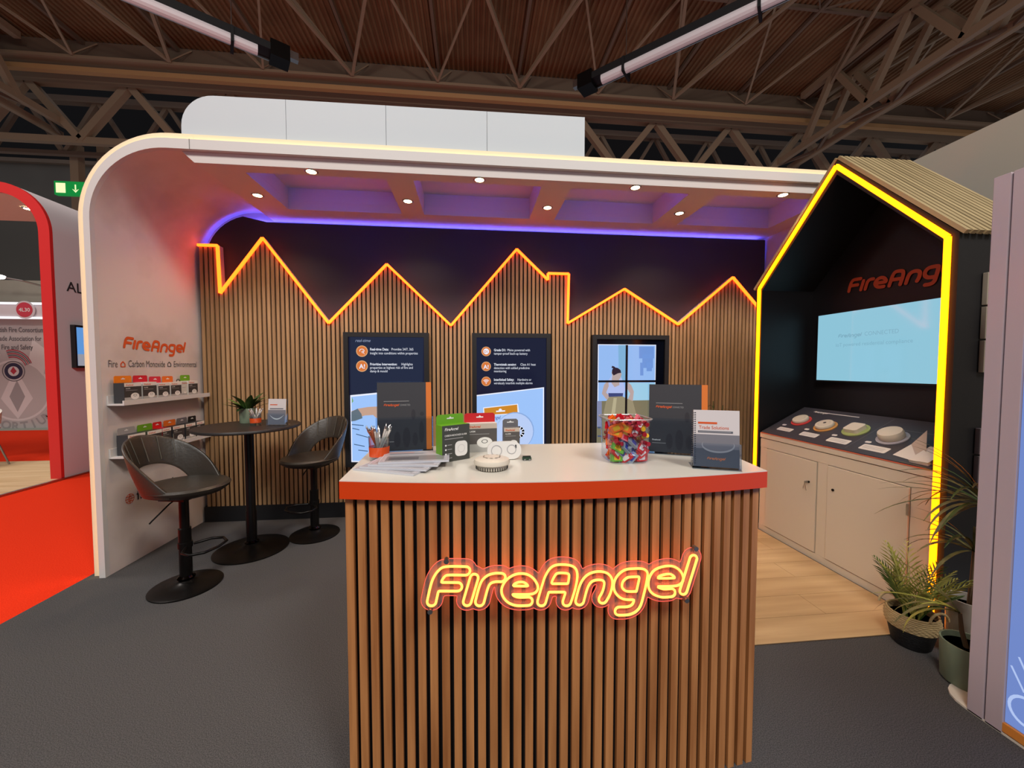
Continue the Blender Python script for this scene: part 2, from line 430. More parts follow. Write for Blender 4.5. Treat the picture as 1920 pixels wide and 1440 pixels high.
# ---------------------------------------------------------------- white header above the stand
hd = thing('header_board', 'tall white header board with rounded end standing above the stand roof', 'header board', (-.6, 3.04, 3.06))
xs = [-2.06, -1.35, -.64, .115, .885]
hw = M('header_white', (190, 197, 200), .6)
tops = [3.445, 3.452, 3.458, 3.464, 3.47]
for i in range(4):
    f = FX((0, 3.05, 0)); x0, x1 = xs[i]+.0015, xs[i+1]-.0015
    if i == 0: p = [(x0, 3.10), (x1, 3.10), (x1, tops[1])] + [(x0+.22+.22*cos(t), tops[0]-.22+.22*sin(t)) for t in [pi/2+pi/2*k/9 for k in range(10)]]
    else: p = [(x0, 3.10), (x1, 3.10), (x1, tops[i+1]), (x0, tops[i])]
    MB().prism(p, f, 0, .018, hw).build('header_panel', parent=hd)
p = [(-2.075, 3.10), (-1.4, 3.10), (-1.4, 3.46)] + [(-2.075+.24+.24*cos(t), 3.46-.24+.24*sin(t)) for t in [pi/2+pi/2*k/9 for k in range(10)]]
MB().prism(p, FX((0, 3.07, 0)), 0, .015, M('mauve_edge', (120, 108, 112), .6)).build('rear_panel', parent=hd)

# ---------------------------------------------------------------- spotlights in the ceiling
sp = [(-1.186, 3.045, 'front row, first from the portal wall'), (-1.80, 3.50, 'rear row, first from the portal wall, between wall and coffer'), (-.56, 3.49, 'rear row, second from the portal wall'), (.056, 3.045, 'front row, second from the portal wall'),
      (.68, 3.50, 'rear row, third from the portal wall'), (1.31, 3.045, 'front row, third from the portal wall'), (1.94, 3.50, 'rear row, fourth from the portal wall'), (2.60, 3.045, 'front row, closest to the kiosk gable')]
spo = None
for i, (x, y, w) in enumerate(sp):
    lab = 'warm round ceiling spotlight, ' + w
    if spo is None:
        spo = thing('ceiling_spotlight', lab, 'spotlight', (0, 0, 0), group='spotlights in the stand ceiling')
        b = MB(); b.lathe([(.034, -.004), (.042, -.006), (.048, 0), (.034, 0)], (0, 0, 0), steel, 24, cap=False); b.build('trim_ring', parent=spo, smooth=True)
        b = MB(); b.lathe([(0, -.0035), (.034, -.003), (.034, 0)], (0, 0, 0), lamp_w, 20); b.build('lamp', parent=spo)
        o = spo
    else: o = dup(spo, (0, 0, 0), label=lab)
    o.location = (x, y, ZC-.0005)
    l = bpy.data.lights.new('spot', 'SPOT'); l.energy = 24; l.color = (1., .72, .42); l.spot_size = R(128); l.spot_blend = .8; l.shadow_soft_size = .03
    lo = bpy.data.objects.new('spot_beam', l); COL.objects.link(lo); lo.location = (x, y, ZC-.02); lo.visible_camera = True

# ---------------------------------------------------------------- the hall
def lattice(mb, p, q, h, n, w, m, ph=0):
    """zigzag between the line p-q and the same line raised by vector h"""
    p, q, h = Vector(p), Vector(q), Vector(h)
    for i in range(n):
        a = p+(q-p)*(i/n); c = p+(q-p)*((i+1)/n)
        mid = (a+c)/2
        mb.bar(a, mid+h, w, w, m); mb.bar(mid+h, c, w, w, m)
# corrugated roof deck
b = MB(); vs = []; fs = []; n = 0; x = -34.; per = .19
while x < 34:
    for dx, dz in ((0, 0), (.07, 0), (.095, .06), (.165, .06)):
        vs += [(x+dx, -9, 13.5+dz), (x+dx, 16.2, 13.5+dz)]; n += 1
    x += per
fs = [(2*i, 2*i+2, 2*i+3, 2*i+1) for i in range(n-1)]
b.add(vs, fs, roof_m)
rf = struct(b.build('ceiling'), 'brown corrugated roof deck of the exhibition hall')
b = MB()
for i in range(-7, 8):
    x = 1.9+i*3.22
    b.box(x-.05, x+.05, -8, 16.2, 13.36, 13.5, truss_d)
for y in (4.5, 8.3, 12.2): b.box(-34, 34, y-.05, y+.05, 13.38, 13.5, truss_d)
b.build('purlin', parent=rf)
# eaves beam across the hall
eb = thing('eaves_beam', 'long pale brown steel beam running across the hall under the roof edge', 'roof beam', (0, 16, 12.2))
b = MB(); yb_ = M('tan_beam', (206, 158, 106), .6); b.box(-24, 26, 15.9, 16.1, 12.25, 12.42, yb_)
b.build('tube', parent=eb)
b = MB(); b.box(-24, 26, 16.15, 16.3, 12.5, 13.5, truss_d); b.box(-24, 26, 15.75, 16.2, 12.62, 12.72, truss_m); b.box(-24, 26, 16.12, 16.3, 12.78, 12.86, dark_back); b.build('gutter', parent=eb)
# space-frame rods hanging in front of the roof deck
sf = thing('space_frame', 'thin steel rods meeting in points under the brown roof deck', 'roof frame', (0, 14, 12.6))
b = MB()
for i in range(-7, 8):
    x = 1.9+i*3.22/1.0
    N = (x, 15.7, 12.7)
    b.bar(N, (x-1.6, 12.2, 13.42), .07, .07, truss_m); b.bar(N, (x+1.6, 12.2, 13.42), .07, .07, truss_m)
    b.bar(N, (x-.5, 16.1, 13.4), .04, .04, truss_m); b.bar(N, (x+.5, 16.1, 13.4), .04, .04, truss_m)
    if i % 2 == 0: b.bar(N, (x-3.22, 8.3, 13.4), .10, .10, truss_m); b.bar(N, (x+3.22, 8.3, 13.4), .10, .10, truss_m)
b.build('rods', parent=sf)
b = MB()
for i in range(-4, 5):
    x = 1.9+i*6.44
    N = (x, 9.0, 12.3)
    for dx in (-3.22, 3.22):
        for y in (4.5, 12.2): b.bar(N, (x+dx, y, 13.42), .045, .045, truss_d)
b.build('rods', parent=sf)
# lattice girders along the hall
def girder(name, lab, xa, xb, y0, y1, zb, zt):
    g = thing(name, lab, 'roof truss', ((xa+xb)/2, y1, zb))
    b = MB()
    for x in (xa, xb): b.box(x-.09, x+.09, y0, y1, zb-.12, zb+.12, truss_m)
    b.build('bottom_chord', parent=g)
    b = MB()
    for x in (xa, xb): b.box(x-.11, x+.11, y0, 15.7, zt-.12, zt+.12, truss_m)
    b.build('top_chord', parent=g)
    b = MB(); n = int((y1-y0)/3.0)
    for x in (xa, xb): lattice(b, (x, 15.6, zb), (x, y0, zb), (0, 0, zt-zb), n, .2, truss_m)
    lattice(b, (xa, y1, zb), (xa, y0, zb), (xb-xa, 0, 0), n, .1, truss_d)
    b.build('lattice', parent=g); return g
girder('lattice_girder', 'brown box girder running along the hall above the neighbouring red portal', -16.8, -15.9, 2, 18, 11.05, 13.2)
girder('lattice_girder', 'brown box girder running along the hall above the kiosk gable', 14.2, 15.1, 2, 17.4, 11.05, 13.2)
# cross girder under the eaves
g = thing('cross_girder', 'brown lattice girder crossing the hall beneath the long eaves beam', 'roof truss', (0, 17, 10.4))
b = MB(); b.box(-33, 33, 16.95, 17.15, 10.25, 10.5, truss_m); b.box(-33, 33, 18.1, 18.3, 10.35, 10.5, truss_d); b.build('bottom_chord', parent=g)
MB().box(-33, 33, 16.9, 17.2, 12.45, 12.78, truss_m).box(-33, 33, 18.05, 18.35, 12.48, 12.72, truss_d).build('top_chord', parent=g)
b = MB(); lattice(b, (-26, 17.05, 10.4), (28, 17.05, 10.4), (0, 0, 2.2), 15, .26, truss_m)
lattice(b, (-25, 18.2, 10.4), (29, 18.2, 10.4), (0, 0, 2.2), 20, .15, truss_d); b.build('lattice', parent=g)
b = MB()
for x in (-16.8, -15.75): b.box(x-.16, x+.16, 18.45, 18.75, 0, 11, truss_m)
for z in (7.0, 9.0): b.box(-16.8, -15.75, 18.5, 18.65, z-.1, z+.1, truss_d)
tag(b.build('lattice_column'), 'twin brown steel columns behind the green exit sign', 'column')
# far walls
struct(MB().box(-45, 45, 24, 24.3, 0, 20, dark_wall).box(-45, -15, 23.9, 24, 0, 12.6, grey_wall).box(-45, 45, 23.7, 23.9, 12.6, 12.8, truss_d).build('wall_back'), 'far wall of the exhibition hall, grey below and dark above')
struct(MB().box(-34.3, -34, -9, 24, 0, 14, dark_wall).build('wall_left'), 'dark side wall of the exhibition hall')
struct(MB().box(34, 34.3, -9, 24, 0, 14, dark_wall).build('wall_right'), 'dark opposite side wall of the exhibition hall')
# long tubular heaters / lamps hung from the roof
tube_w = M('pale_tube', (215, 205, 205), .4, emit=(200, 190, 195), es=.12)
def heater(p, q, lab):
    p, q = Vector(p), Vector(q); d = (q-p).normalized(); a = d.cross(Vector((0, 0, 1))).normalized()
    if a.y > 0: a = -a
    t = thing('tubular_heater', lab, 'ceiling heater', tuple((p+q)/2), group='long tubular heaters under the hall roof')
    b = MB(); b.bar(p, q, .40, .16, black); b.bar(p-a*.17+Vector((0,0,-.04)), q-a*.17+Vector((0,0,-.04)), .03, .16, steel); b.build('reflector_hood', parent=t)
    b = MB(); off = a*.10+Vector((0, 0, -.16)); b.tube([p+off+d*.3, q+off-d*.3], .11, tube_w, 12)
    b.build('radiant_tube', parent=t)
    for e, s_ in ((p, -1), (q, 1)):
        b = MB(); b.bar(e+d*s_*-.05, e+d*s_*.35, .42, .36, black_m); b.bar(e+d*s_*.35+Vector((0, 0, .1)), e+d*s_*.55+Vector((0, 0, .1)), .14, .18, steel)
        b.build('end_box', parent=t)
    for k in (.12, .5, .88):
        b = MB()
        c = p+(q-p)*k; b.tube([c+Vector((0, 0, .05)), (c.x, c.y, 13.45)], .012, steel, 6); b.bar(c+Vector((0,0,-.1))-d*.03, c+Vector((0,0,-.1))+d*.03, .46, .34, black)
        b.build('hanger', parent=t)
heater((-10.2, 6.6, 9), (-4.72, 9.98, 9), 'long tubular heater hung from the roof above the portal wall')
heater((3.15, 10.09, 9), (8.6, 5.15, 9), 'long tubular heater hung from the roof above the kiosk side')

# exit sign
ex = thing('exit_sign', 'green illuminated fire exit sign hanging beyond the stand', 'exit sign', (-12.6, 14, 7.4))
f = Frame((0, 14, 0), (1, 0, 0), (0, 0, 1)); X0, X1, Z0, Z1 = -13.35, -12.0, 7.07, 7.50
MB().box(X0, X1, 14.0, 14.12, Z0, Z1, M('exit_green', (10, 120, 50), .5, emit=(12, 132, 56), es=.8)).build('sign_face', parent=ex)
gw = M('exit_white', (230, 240, 190), .5, emit=(225, 240, 180), es=.9)
MB().rect(f, X0+.05, X0+.33, Z0+.06, Z1-.06, .004, gw).build('door_symbol', parent=ex)
b = MB()
cx = X0+.62; cz = (Z0+Z1)/2
b.rect(f, cx-.02, cx+.02, cz-.05, cz+.12, .004, gw); b.poly([(cx-.1, cz-.02), (cx, cz-.14), (cx+.1, cz-.02), (cx, cz-.07)], f, .004, gw)
b.build('arrow_symbol', parent=ex); b = MB()
mx = X0+1.05; b.disc(f, mx+.05, cz+.13, .04, .004, gw, 12)
b.poly([(mx-.05, cz+.08), (mx+.08, cz+.08), (mx+.03, cz-.05), (mx-.06, cz-.04)], f, .004, gw); b.poly([(mx-.05, cz+.06), (mx-.16, cz), (mx-.14, cz-.03), (mx-.04, cz+.02)], f, .004, gw)
b.poly([(mx+.06, cz+.08), (mx+.16, cz+.03), (mx+.15, cz), (mx+.05, cz+.04)], f, .004, gw); b.poly([(mx+.03, cz-.04), (mx+.1, cz-.1), (mx+.06, cz-.18), (mx+.02, cz-.17), (mx+.05, cz-.1), (mx-.04, cz-.04)], f, .004, gw); b.poly([(mx-.05, cz-.03), (mx-.03, cz-.1), (mx-.16, cz-.15), (mx-.16, cz-.11), (mx-.07, cz-.08)], f, .004, gw)
b.build('running_figure_symbol', parent=ex)
# ---------------------------------------------------------------- neighbouring stand with the red portal
red_p = M('red_portal_edge', (206, 42, 40), .45); nb_white = M('neighbour_white', (208, 198, 200), .6)
nb = thing('neighbour_portal', 'white stand shell with a red rounded portal edge on the red aisle', 'exhibition stand', (-5.6, 5.67, 0))
def npath(off):
    r = .62-off; return [(-5.48-off, 0)] + arc(-5.48-.62, 3.89-.62, r, 0, pi/2) + [(-9.6, 3.89-off)]
def nband(mb, o0, o1, y0, y1, m):
    a, c = npath(o0), npath(o1); n = len(a)
    vs = [(p[0], y, p[1]) for y in (y0, y1) for q in (a, c) for p in q]; fs = []
    for i in range(n-1):
        A, B, Cc, D = i, n+i, 2*n+i, 3*n+i
        fs += [(A, A+1, B+1, B), (Cc, D, D+1, Cc+1), (A, Cc, Cc+1, A+1), (B, B+1, D+1, D)]
    fs += [(0, n, 3*n, 2*n), (n-1, 3*n-1, 4*n-1, 2*n-1)]
    mb.add(vs, fs, m)
b = MB(); nband(b, .0, .13, 5.66, 5.70, red_p); b.build('portal_edge', parent=nb, smooth=True)
b = MB(); nband(b, .0, .13, 5.70, 6.75, nb_white); b.build('shell_wall', parent=nb, smooth=True)
fl_ = Frame((-5.48, 0, 0), (0, 1, 0), (0, 0, 1))
b = MB(); b.text('AL', fl_, 5.84, 2.545, .19, .003, dark_txt, bold=.01); b.build('lettering', parent=nb)
b = MB(); b.lathe([(.05, -.01), (.065, -.012), (.07, 0)], (-6.25, 6.2, 3.757), steel, 16, cap=False); b.lathe([(0, -.008), (.05, -.01), (.05, 0)], (-6.25, 6.2, 3.757), lamp_w, 16)
b.build('downlight', parent=nb)
tv = thing('wall_screen', 'small wall screen with blue picture on the neighbouring white wall', 'screen', (-5.45, 6.1, 1.5))
MB().box(-5.478, -5.42, 5.86, 6.45, 1.50, 2.09, black).build('frame', parent=tv)
f = Frame((-5.42, 5.86, 1.50), (0, 1, 0), (0, 0, 1))
b = MB(); b.rect(f, .02, .57, .03, .56, .002, M('screen_sky', (0, 0, 0), .2, emit=(96, 150, 214), es=1.))
b.rect(f, .02, .57, .03, .19, .003, M('screen_sand', (0, 0, 0), .2, emit=(150, 150, 160), es=1.)); b.disc(f, .22, .15, .08, .004, M('screen_ochre', (0, 0, 0), .2, emit=(128, 112, 80), es=1.), 16)
b.disc(f, .36, .14, .10, .004, M('screen_slate', (0, 0, 0), .2, emit=(84, 92, 128), es=1.), 16)
b.build('display', parent=tv)
# oak-look platform
b = MB(); xx = -14.
pm = M('neighbour_plank', (196, 162, 118), .5, noise=((1, 12, 1), (216, 186, 144)))
y = 2.0
while y < 6.75: b.box(-14, -5.50, y+.002, min(y+.2, 6.8)-.002, 0, .02, pm); y += .2
b.box(-5.50, -5.46, 2.0, 6.8, 0, .024, steel)
tag(b.build('plank_platform'), 'pale oak platform with metal edge inside the red portal', 'flooring', kind='structure')
# white tub chair with slim metal legs
ch = thing('tub_chair', 'white tub chair with slim metal legs on the oak platform', 'chair', (-7.35, 6.35, 0))
wl = M('white_leather', (222, 216, 206), .4)
b = MB(); vs = []; fs = []; n = 24; cx, cy = -7.35, 6.35
b.lathe([(0, .43), (.22, .43), (.25, .46), (.25, .50), (.22, .53), (0, .535)], (cx, cy, 0), wl, 28)
b.build('seat', parent=ch, smooth=True)
b = MB(); vs = []; fs = []
for i in range(n+1):
    t = -1.9+3.8*i/n; h = .50+.38*max(0, cos(t*.62))**.7
    for r, z in ((.27, .66 if abs(t) < 1.5 else .58), (.30, .66 if abs(t) < 1.5 else .58), (.315, h), (.285, h)):
        vs.append((cx+r*sin(t)*1., cy+r*cos(t), z))
for i in range(n):
    for k in range(4): fs.append((i*4+k, i*4+(k+1) % 4, (i+1)*4+(k+1) % 4, (i+1)*4+k))
fs += [(0, 1, 2, 3), tuple(n*4+k for k in range(4))]
b.add(vs, fs, wl); b.build('backrest', parent=ch, smooth=True)
for sx, sy in ((1, 1), (1, -1), (-1, 1), (-1, -1)):
    b = MB(); b.tube([(cx+sx*.25, cy+sy*.25, .02), (cx+sx*.17, cy+sy*.17, .44)], .011, steel, 8); b.build('leg', parent=ch)
for sx in (-1, 1):
    b = MB(); b.tube([(cx+sx*.24, cy+.08, .5), (cx+sx*.28, cy+.14, .62)], .01, steel, 8); b.build('arm_bracket', parent=ch)
# graphic wall of the stand beyond
gp = thing('graphic_wall', 'grey graphic wall with a large circular emblem seen through the red portal', 'display wall', (-10.5, 10.55, 0))
gwm = M('graphic_grey', (178, 170, 166), .6); pale = M('graphic_pale', (204, 196, 192), .6); mid = M('graphic_mid', (150, 144, 142), .6); dk = M('graphic_dark', (96, 90, 92), .6)
MB().box(-13.5, -9.3, 10.55, 10.62, 0, 3.0, gwm).build('panel', parent=gp)
f = FX((0, 10.55, 0)); b = MB()
b.disc(f, -11.1, .95, .75, .002, pale, 36); b.disc(f, -11.1, .95, .70, .003, gwm, 36)
b.poly([(-11.1, .25), (-10.75, .75), (-11.1, 1.5), (-11.45, .75)], f, .004, pale); b.poly([(-11.1, .42), (-10.92, .8), (-11.08, 1.2), (-11.26, .8)], f, .005, mid)
b.poly([(-10.7, 2.2), (-10.35, 1.9), (-10.5, 1.3), (-10.8, 1.7)], f, .004, pale); b.poly([(-11.9, 2.0), (-11.5, 2.2), (-11.4, 1.8)], f, .004, pale)
b.build('emblem', parent=gp)
b = MB(); s_ = 'CONSORTIUM'
for i, c in enumerate(s_):
    t = -2.05+i*.215; cx_, cz_ = -11.1+1.15*sin(t+.9)*.9, .98-1.0*cos(t+.9)
    ff = Frame((cx_, 10.546, cz_), (cos(t+.9), 0, sin(t+.9)), (-sin(t+.9), 0, cos(t+.9)))
    b.text(c, ff, 0, 0, .28, .001, mid, bold=.02, align='CENTER')
b.build('ring_lettering', parent=gp)
b = MB()
for i, t in enumerate(('British Fire Consortium', 'Trade Association for', 'Fire and Safety')): b.text(t, f, -10.98-i*.03, 2.37-i*.21, .165, .004, dk, bold=.012, align='CENTER', sx=.70)
b.build('title_lettering', parent=gp)
b = MB(); cx_, cz_ = -11.14, 1.42
b.ring(f, cx_, cz_, .23, .25, .006, dk); b.ring(f, cx_, cz_, .12, .20, .006, M('emblem_navy', (50, 44, 66), .6)); b.disc(f, cx_, cz_, .12, .007, pale)
b.poly([(cx_, cz_-.08), (cx_+.07, cz_), (cx_, cz_+.11), (cx_-.07, cz_)], f, .009, M('emblem_red', (170, 50, 64), .6))
for k in range(5): b.ring(f, cx_, cz_, .28+.035*k, .30+.035*k, .006, dk if k % 2 else M('emblem_red', (170, 50, 64), .6), 12, 1.2, .4, 1.9)
b.build('round_badge', parent=gp)
b = MB()
for k in range(9): b.rect(f, -10.25, -9.4, 2.0-.17*k, 2.03-.17*k, .006, M('graphic_line', (140, 110, 104), .6))
b.build('text_lines', parent=gp)
MB().box(-13.5, -9.3, 10.3, 10.54, 0, .02, M('pale_green_floor', (150, 158, 146), .8)).build('base_strip', parent=gp)
hb = thing('fascia_board', 'white lit fascia board with round red badge above the graphic wall', 'fascia board', (-11.4, 10.4, 2.7))
MB().box(-13.5, -9.3, 10.30, 10.55, 2.70, 3.05, nb_white).build('board', parent=hb)
b = MB(); lt = M('fascia_light', (230, 235, 240), .5, emit=(225, 232, 240), es=.9); b.box(-13.5, -9.3, 10.27, 10.30, 3.0, 3.05, lt); b.box(-13.5, -9.3, 10.27, 10.30, 2.66, 2.71, lt); b.build('light_line', parent=hb)
f2 = FX((0, 10.26, 0)); b = MB(); b.prism([(-10.52+.21*cos(2*pi*k/28), 2.87+.21*sin(2*pi*k/28)) for k in range(28)], f2, 0, .02, nb_white)
b.disc(f2, -10.52, 2.87, .175, .022, M('badge_red', (196, 62, 76), .5), 28); b.text('4L30', f2, -10.52, 2.83, .12, .024, white_txt, align='CENTER', bold=.01); b.build('round_badge', parent=hb)
ob = thing('gallery_wall', 'beige boarded wall above the far fascia board', 'wall panel', (-11, 11.2, 3))
MB().box(-14, -9.3, 11.2, 11.3, 3.05, 3.75, M('beige_board', (150, 142, 128), .8)).build('panel', parent=ob)
lp = thing('flood_lamp', 'bright flood lamp on an arm above the far fascia board', 'lamp', (-11.2, 10.8, 3.8))
b = MB(); b.tube([(-10.3, 11.2, 3.40), (-10.9, 10.6, 3.62), (-11.15, 10.5, 3.66)], .02, steel, 8); b.build('arm', parent=lp)
b = MB(); b.sphere((-11.3, 10.5, 3.68), .09, M('flood_emit', (255, 255, 255), .5, emit=(1, .97, .93), es=5.), 14, 8, (1.5, 1, .6)); b.build('lamp_head', parent=lp, smooth=True)
lp = thing('display_spotlight', 'small warm spotlight glowing in front of the grey graphic wall', 'lamp', (-10.1, 10.3, 2.1))
b = MB(); b.sphere((-9.75, 10.35, 1.93), .10, M('warm_glow', (255, 230, 190), .5, emit=(1, .8, .5), es=14.), 14, 8); b.build('bulb', parent=lp, smooth=True)
b = MB(); b.tube([(-9.75, 10.35, 2.0), (-9.75, 10.42, 2.655)], .015, steel, 8); b.build('stem', parent=lp)
# ---------------------------------------------------------------- oak skyline wall
SKY = [(-2.58, 2.665), (-2.405, 2.665), (-2.394, 2.218), (-2.0, 2.75), (-1.408, 1.945), (-.844, 2.532), (-.22, 1.935), (.45, 2.718), (.775, 2.415), (.775, 2.482), (.995, 2.482), (.985, 1.971), (1.596, 2.339), (2.20, 1.974), (2.815, 2.49), (3.265, 2.02)]
sw = thing('slatted_skyline_wall', 'oak slat feature wall cut as a row of gable roofs against the navy panel', 'wall panel', (.3, 3.99, 0))
fs_ = FX((0, 3.985, 0))
MB().prism([(-2.58, .15)]+SKY+[(3.265, .15)], fs_, -.072, 0, dark_back, M('pale_edge', (196, 176, 170), .6)).build('panel_core', parent=sw)
def sky_at(x, side):
    best = None
    for (x0, z0), (x1, z1) in zip(SKY[:-1], SKY[1:]):
        if x1-x0 > .03 and x0-1e-6 <= x <= x1+1e-6:
            z = z0+(z1-z0)*(x-x0)/(x1-x0)
            best = z if best is None else min(best, z)
    return best
b = MB(); x = -2.575; pitch = .0425; sl = .0275
while x+sl < 3.26:
    kinks = [k[0] for k in SKY if x+.001 < k[0] < x+sl-.001]
    top = [(x+sl, sky_at(x+sl, 0)), ] + [(k, sky_at(k, 0)) for k in kinks[::-1]] + [(x, sky_at(x, 0))]
    if all(t[1] for t in top): b.prism([(x, .15), (x+sl, .15)] + [(a, z-.004) for a, z in top], fs_, 0, .02, wood)
    x += pitch
b.build('slats', parent=sw)
b = MB(); b.box(-2.6, 3.27, 3.955, 4.09, 0, .15, black); b.build('plinth', parent=sw)
b = MB()
for (x0, z0), (x1, z1) in zip(SKY[:-1], SKY[1:]): b.bar((x0, 3.955, z0-.006), (x1, 3.955, z1-.006), .022, .022, neon_o, up=(0, 1, 0))
ls = b.build('neon_strip', parent=sw); ls['label'] = 'glowing orange light line along the gables'

# ---------------------------------------------------------------- three portrait screens
scr_navy = M('screen_navy', (0, 0, 0), .15, emit=(30, 38, 62), es=1.); scr_navy2 = M('screen_navy_deep', (0, 0, 0), .15, emit=(22, 26, 50), es=1.)
scr_sky = M('screen_pale_blue', (0, 0, 0), .15, emit=(158, 196, 250), es=1.); scr_wht = M('screen_white', (0, 0, 0), .15, emit=(236, 240, 255), es=1.)
scr_or = M('screen_orange', (0, 0, 0), .15, emit=(214, 118, 56), es=1.); scr_or2 = M('screen_tan', (0, 0, 0), .15, emit=(226, 170, 120), es=1.)
def E_(n, c): return M(n, (0, 0, 0), .15, emit=c, es=1.)
YS = 3.935
def screen(xa, xb, z0, z1, lab, bw=.045):
    t = thing('portrait_screen', lab, 'screen', ((xa+xb)/2, YS, z0), group=None)
    f = FX((0, YS+.005, 0)); b = MB()
    for r in ((xa, xb, z1-bw, z1), (xa, xb, z0, z0+bw), (xa, xa+bw, z0+bw, z1-bw), (xb-bw, xb, z0+bw, z1-bw)): b.box(r[0], r[1], YS-.02, 3.967, r[2], r[3], black)
    b.build('frame', parent=t)
    return t, f
def pol(b, pts, m, d, y=YS): b.poly([axz(px, py, y) for px, py in pts], FX((0, y, 0)), d, m)
def dsc(b, px, py, r, m, d, y=YS): a = axz(px, py, y); b.disc(FX((0, y, 0)), a[0], a[1], r/190., d, m, 26)
def txt(b, s, px, py, size, m, d=.004, bold=0., y=YS, align='LEFT', sx=1., shear=0.): a = axz(px, py, y); b.text(s, FX((0, y, 0)), a[0], a[1], size, d, m, bold, align, shear, sx)
t1, f = screen(-1.262, -.441, .515, 1.85, 'tall screen showing a pointing hand and two round orange icons, nearest the bar stool')
b = MB(); b.box(-1.225, -.475, YS+.001, YS+.03, .555, 1.81, scr_navy2); b.build('panel', parent=t1)
b = MB(); pol(b, [(657, 631), (794, 633), (790, 868), (659, 866)], scr_navy, .002)
pol(b, [(657, 741), (709, 736), (792, 728), (790, 868), (659, 866)], scr_wht, .003)
pol(b, [(659, 744), (709, 739), (790, 731), (788, 866), (661, 864)], scr_sky, .004)
skin = E_('screen_skin', (196, 160, 140)); slv = E_('screen_sleeve', (96, 112, 124)); mark = E_('screen_mark', (70, 96, 130))
pol(b, [(659, 771), (672, 766), (690, 763), (708, 762), (722, 770), (720, 780), (706, 784), (700, 778), (684, 779), (676, 782)], skin, .005)
pol(b, [(659, 772), (671, 766), (678, 776), (680, 784), (666, 789), (659, 790)], slv, .006)
for q in ((660, 795, 682, 797), (661, 802, 674, 805), (668, 813, 690, 819), (664, 832, 684, 836), (672, 843, 690, 845)): pol(b, [(q[0], q[1]), (q[2], q[3]), (q[2], q[3]+1.6), (q[0], q[1]+1.6)], mark, .005)
pol(b, [(660, 744), (663, 752), (660, 756)], E_('screen_green', (120, 170, 110)), .005)
b.build('picture', parent=t1)
b = MB(); dsc(b, 679, 658.5, 10.6, scr_or2, .006); dsc(b, 679, 658.5, 9.2, scr_or, .007)
a = axz(679, 658.5, YS); F_ = FX((0, YS, 0)); b.ring(F_, a[0], a[1]+.004, .018, .024, .008, scr_wht, 20, .8, -.4, 3.6); b.ring(F_, a[0]+.008, a[1]-.008, .006, .011, .008, scr_wht, 14)
b.bar(F_(a[0]+.014, a[1]-.016, .009), F_(a[0]+.026, a[1]-.03, .009), .005, .002, scr_wht)
b.build('icon', parent=t1)
b = MB(); dsc(b, 679, 686.5, 10.6, scr_or2, .006); dsc(b, 679, 686.5, 9.2, scr_or, .007); txt(b, 'A!', 674, 691, .062, scr_wht, .008, .02)
b.build('icon', parent=t1)
b = MB(); W_ = E_('screen_text', (228, 232, 244)); G_ = E_('screen_text_dim', (150, 162, 190))
for s, px, py, bo in (('Real-time Data:', 694, 657, .02), ('insight into conditions within properties', 694, 664.3, 0), ('Prioritise Intervention:', 694, 685, .02), ('properties at highest risk of fire and', 694, 691.5, 0), ('damp & mould', 694, 698, 0), ('Provides 24/7, 365', 734, 657, 0), ('Highlights', 752.5, 685, 0)):
    b = MB(); txt(b, s, px, py, .0345, W_, .006, bo, sx=.83); b.build('text_line', parent=t1)
b = MB(); txt(b, 'real-time', 666, 641, .04, G_, .006, 0, shear=.3); b.build('text_line', parent=t1)

t2, f = screen(-.008, .801, .515, 1.853, 'tall screen showing a white alarm pack and three round icons, middle one of the row')
b = MB(); b.box(.03, .765, YS+.001, YS+.03, .555, 1.81, scr_navy2); b.build('panel', parent=t2)
b = MB(); pol(b, [(891, 633), (1020, 634), (1020, 868), (890, 868)], scr_navy2, .002)
pol(b, [(890.5, 741), (1020, 726), (1020, 868), (890, 868)], scr_wht, .003); pol(b, [(893, 743), (1018, 728), (1018, 866), (892, 866)], scr_sky, .004)
pol(b, [(906, 764), (971, 757), (974, 778), (974, 868), (908, 868)], scr_wht, .005); pol(b, [(907.5, 765.5), (969.5, 758.5), (970.5, 774.5), (908.5, 778)], E_('screen_amber', (206, 136, 44)), .006)
pol(b, [(908.5, 779), (971, 776), (972, 866), (910, 866)], E_('screen_box_blue', (176, 206, 250)), .006)
dsc(b, 938, 769, 3.2, scr_wht, .008); pol(b, [(930, 770), (947, 769), (947, 771.5), (930, 772.5)], scr_wht, .008)
dsc(b, 966, 808, 37.5, E_('screen_alarm_edge', (140, 172, 224)), .007); dsc(b, 965, 809, 36.5, E_('screen_alarm', (186, 206, 246)), .008)
a = axz(972, 810, YS); b.ring(F_, a[0], a[1], .035, .062, .009, M('screen_black', (0, 0, 0), .2), 26)
for k in range(11): t = 2*pi*k/11; b.bar(F_(a[0]+.03*cos(t), a[1]+.03*sin(t), .0105), F_(a[0]+.066*cos(t), a[1]+.066*sin(t), .0105), .009, .002, scr_wht, up=(0, 1, 0))
txt(b, 'FireAngel', 910, 786, .05, E_('screen_logo_blue', (70, 96, 170)), .009, .01, sx=.8, shear=.2)
b.build('picture', parent=t2)
def base_icon(py):
    b = MB(); dsc(b, 911.5, py, 9.2, scr_or2, .006); dsc(b, 911.5, py, 8.2, scr_or, .007); return b
b = base_icon(659); dsc(b, 911.5, 659, 5.6, scr_wht, .008); txt(b, 'D1', 907.3, 661.6, .036, scr_or, .009, .02); b.build('icon', parent=t2)
b = base_icon(687); txt(b, 'A!', 906.6, 691.5, .058, scr_wht, .008, .02); b.build('icon', parent=t2)
b = base_icon(715)
a = axz(911.5, 719, YS)
for r in (.012, .024, .036): b.ring(F_, a[0], a[1], r, r+.006, .008, scr_wht, 12, 1., .8, 2.34)
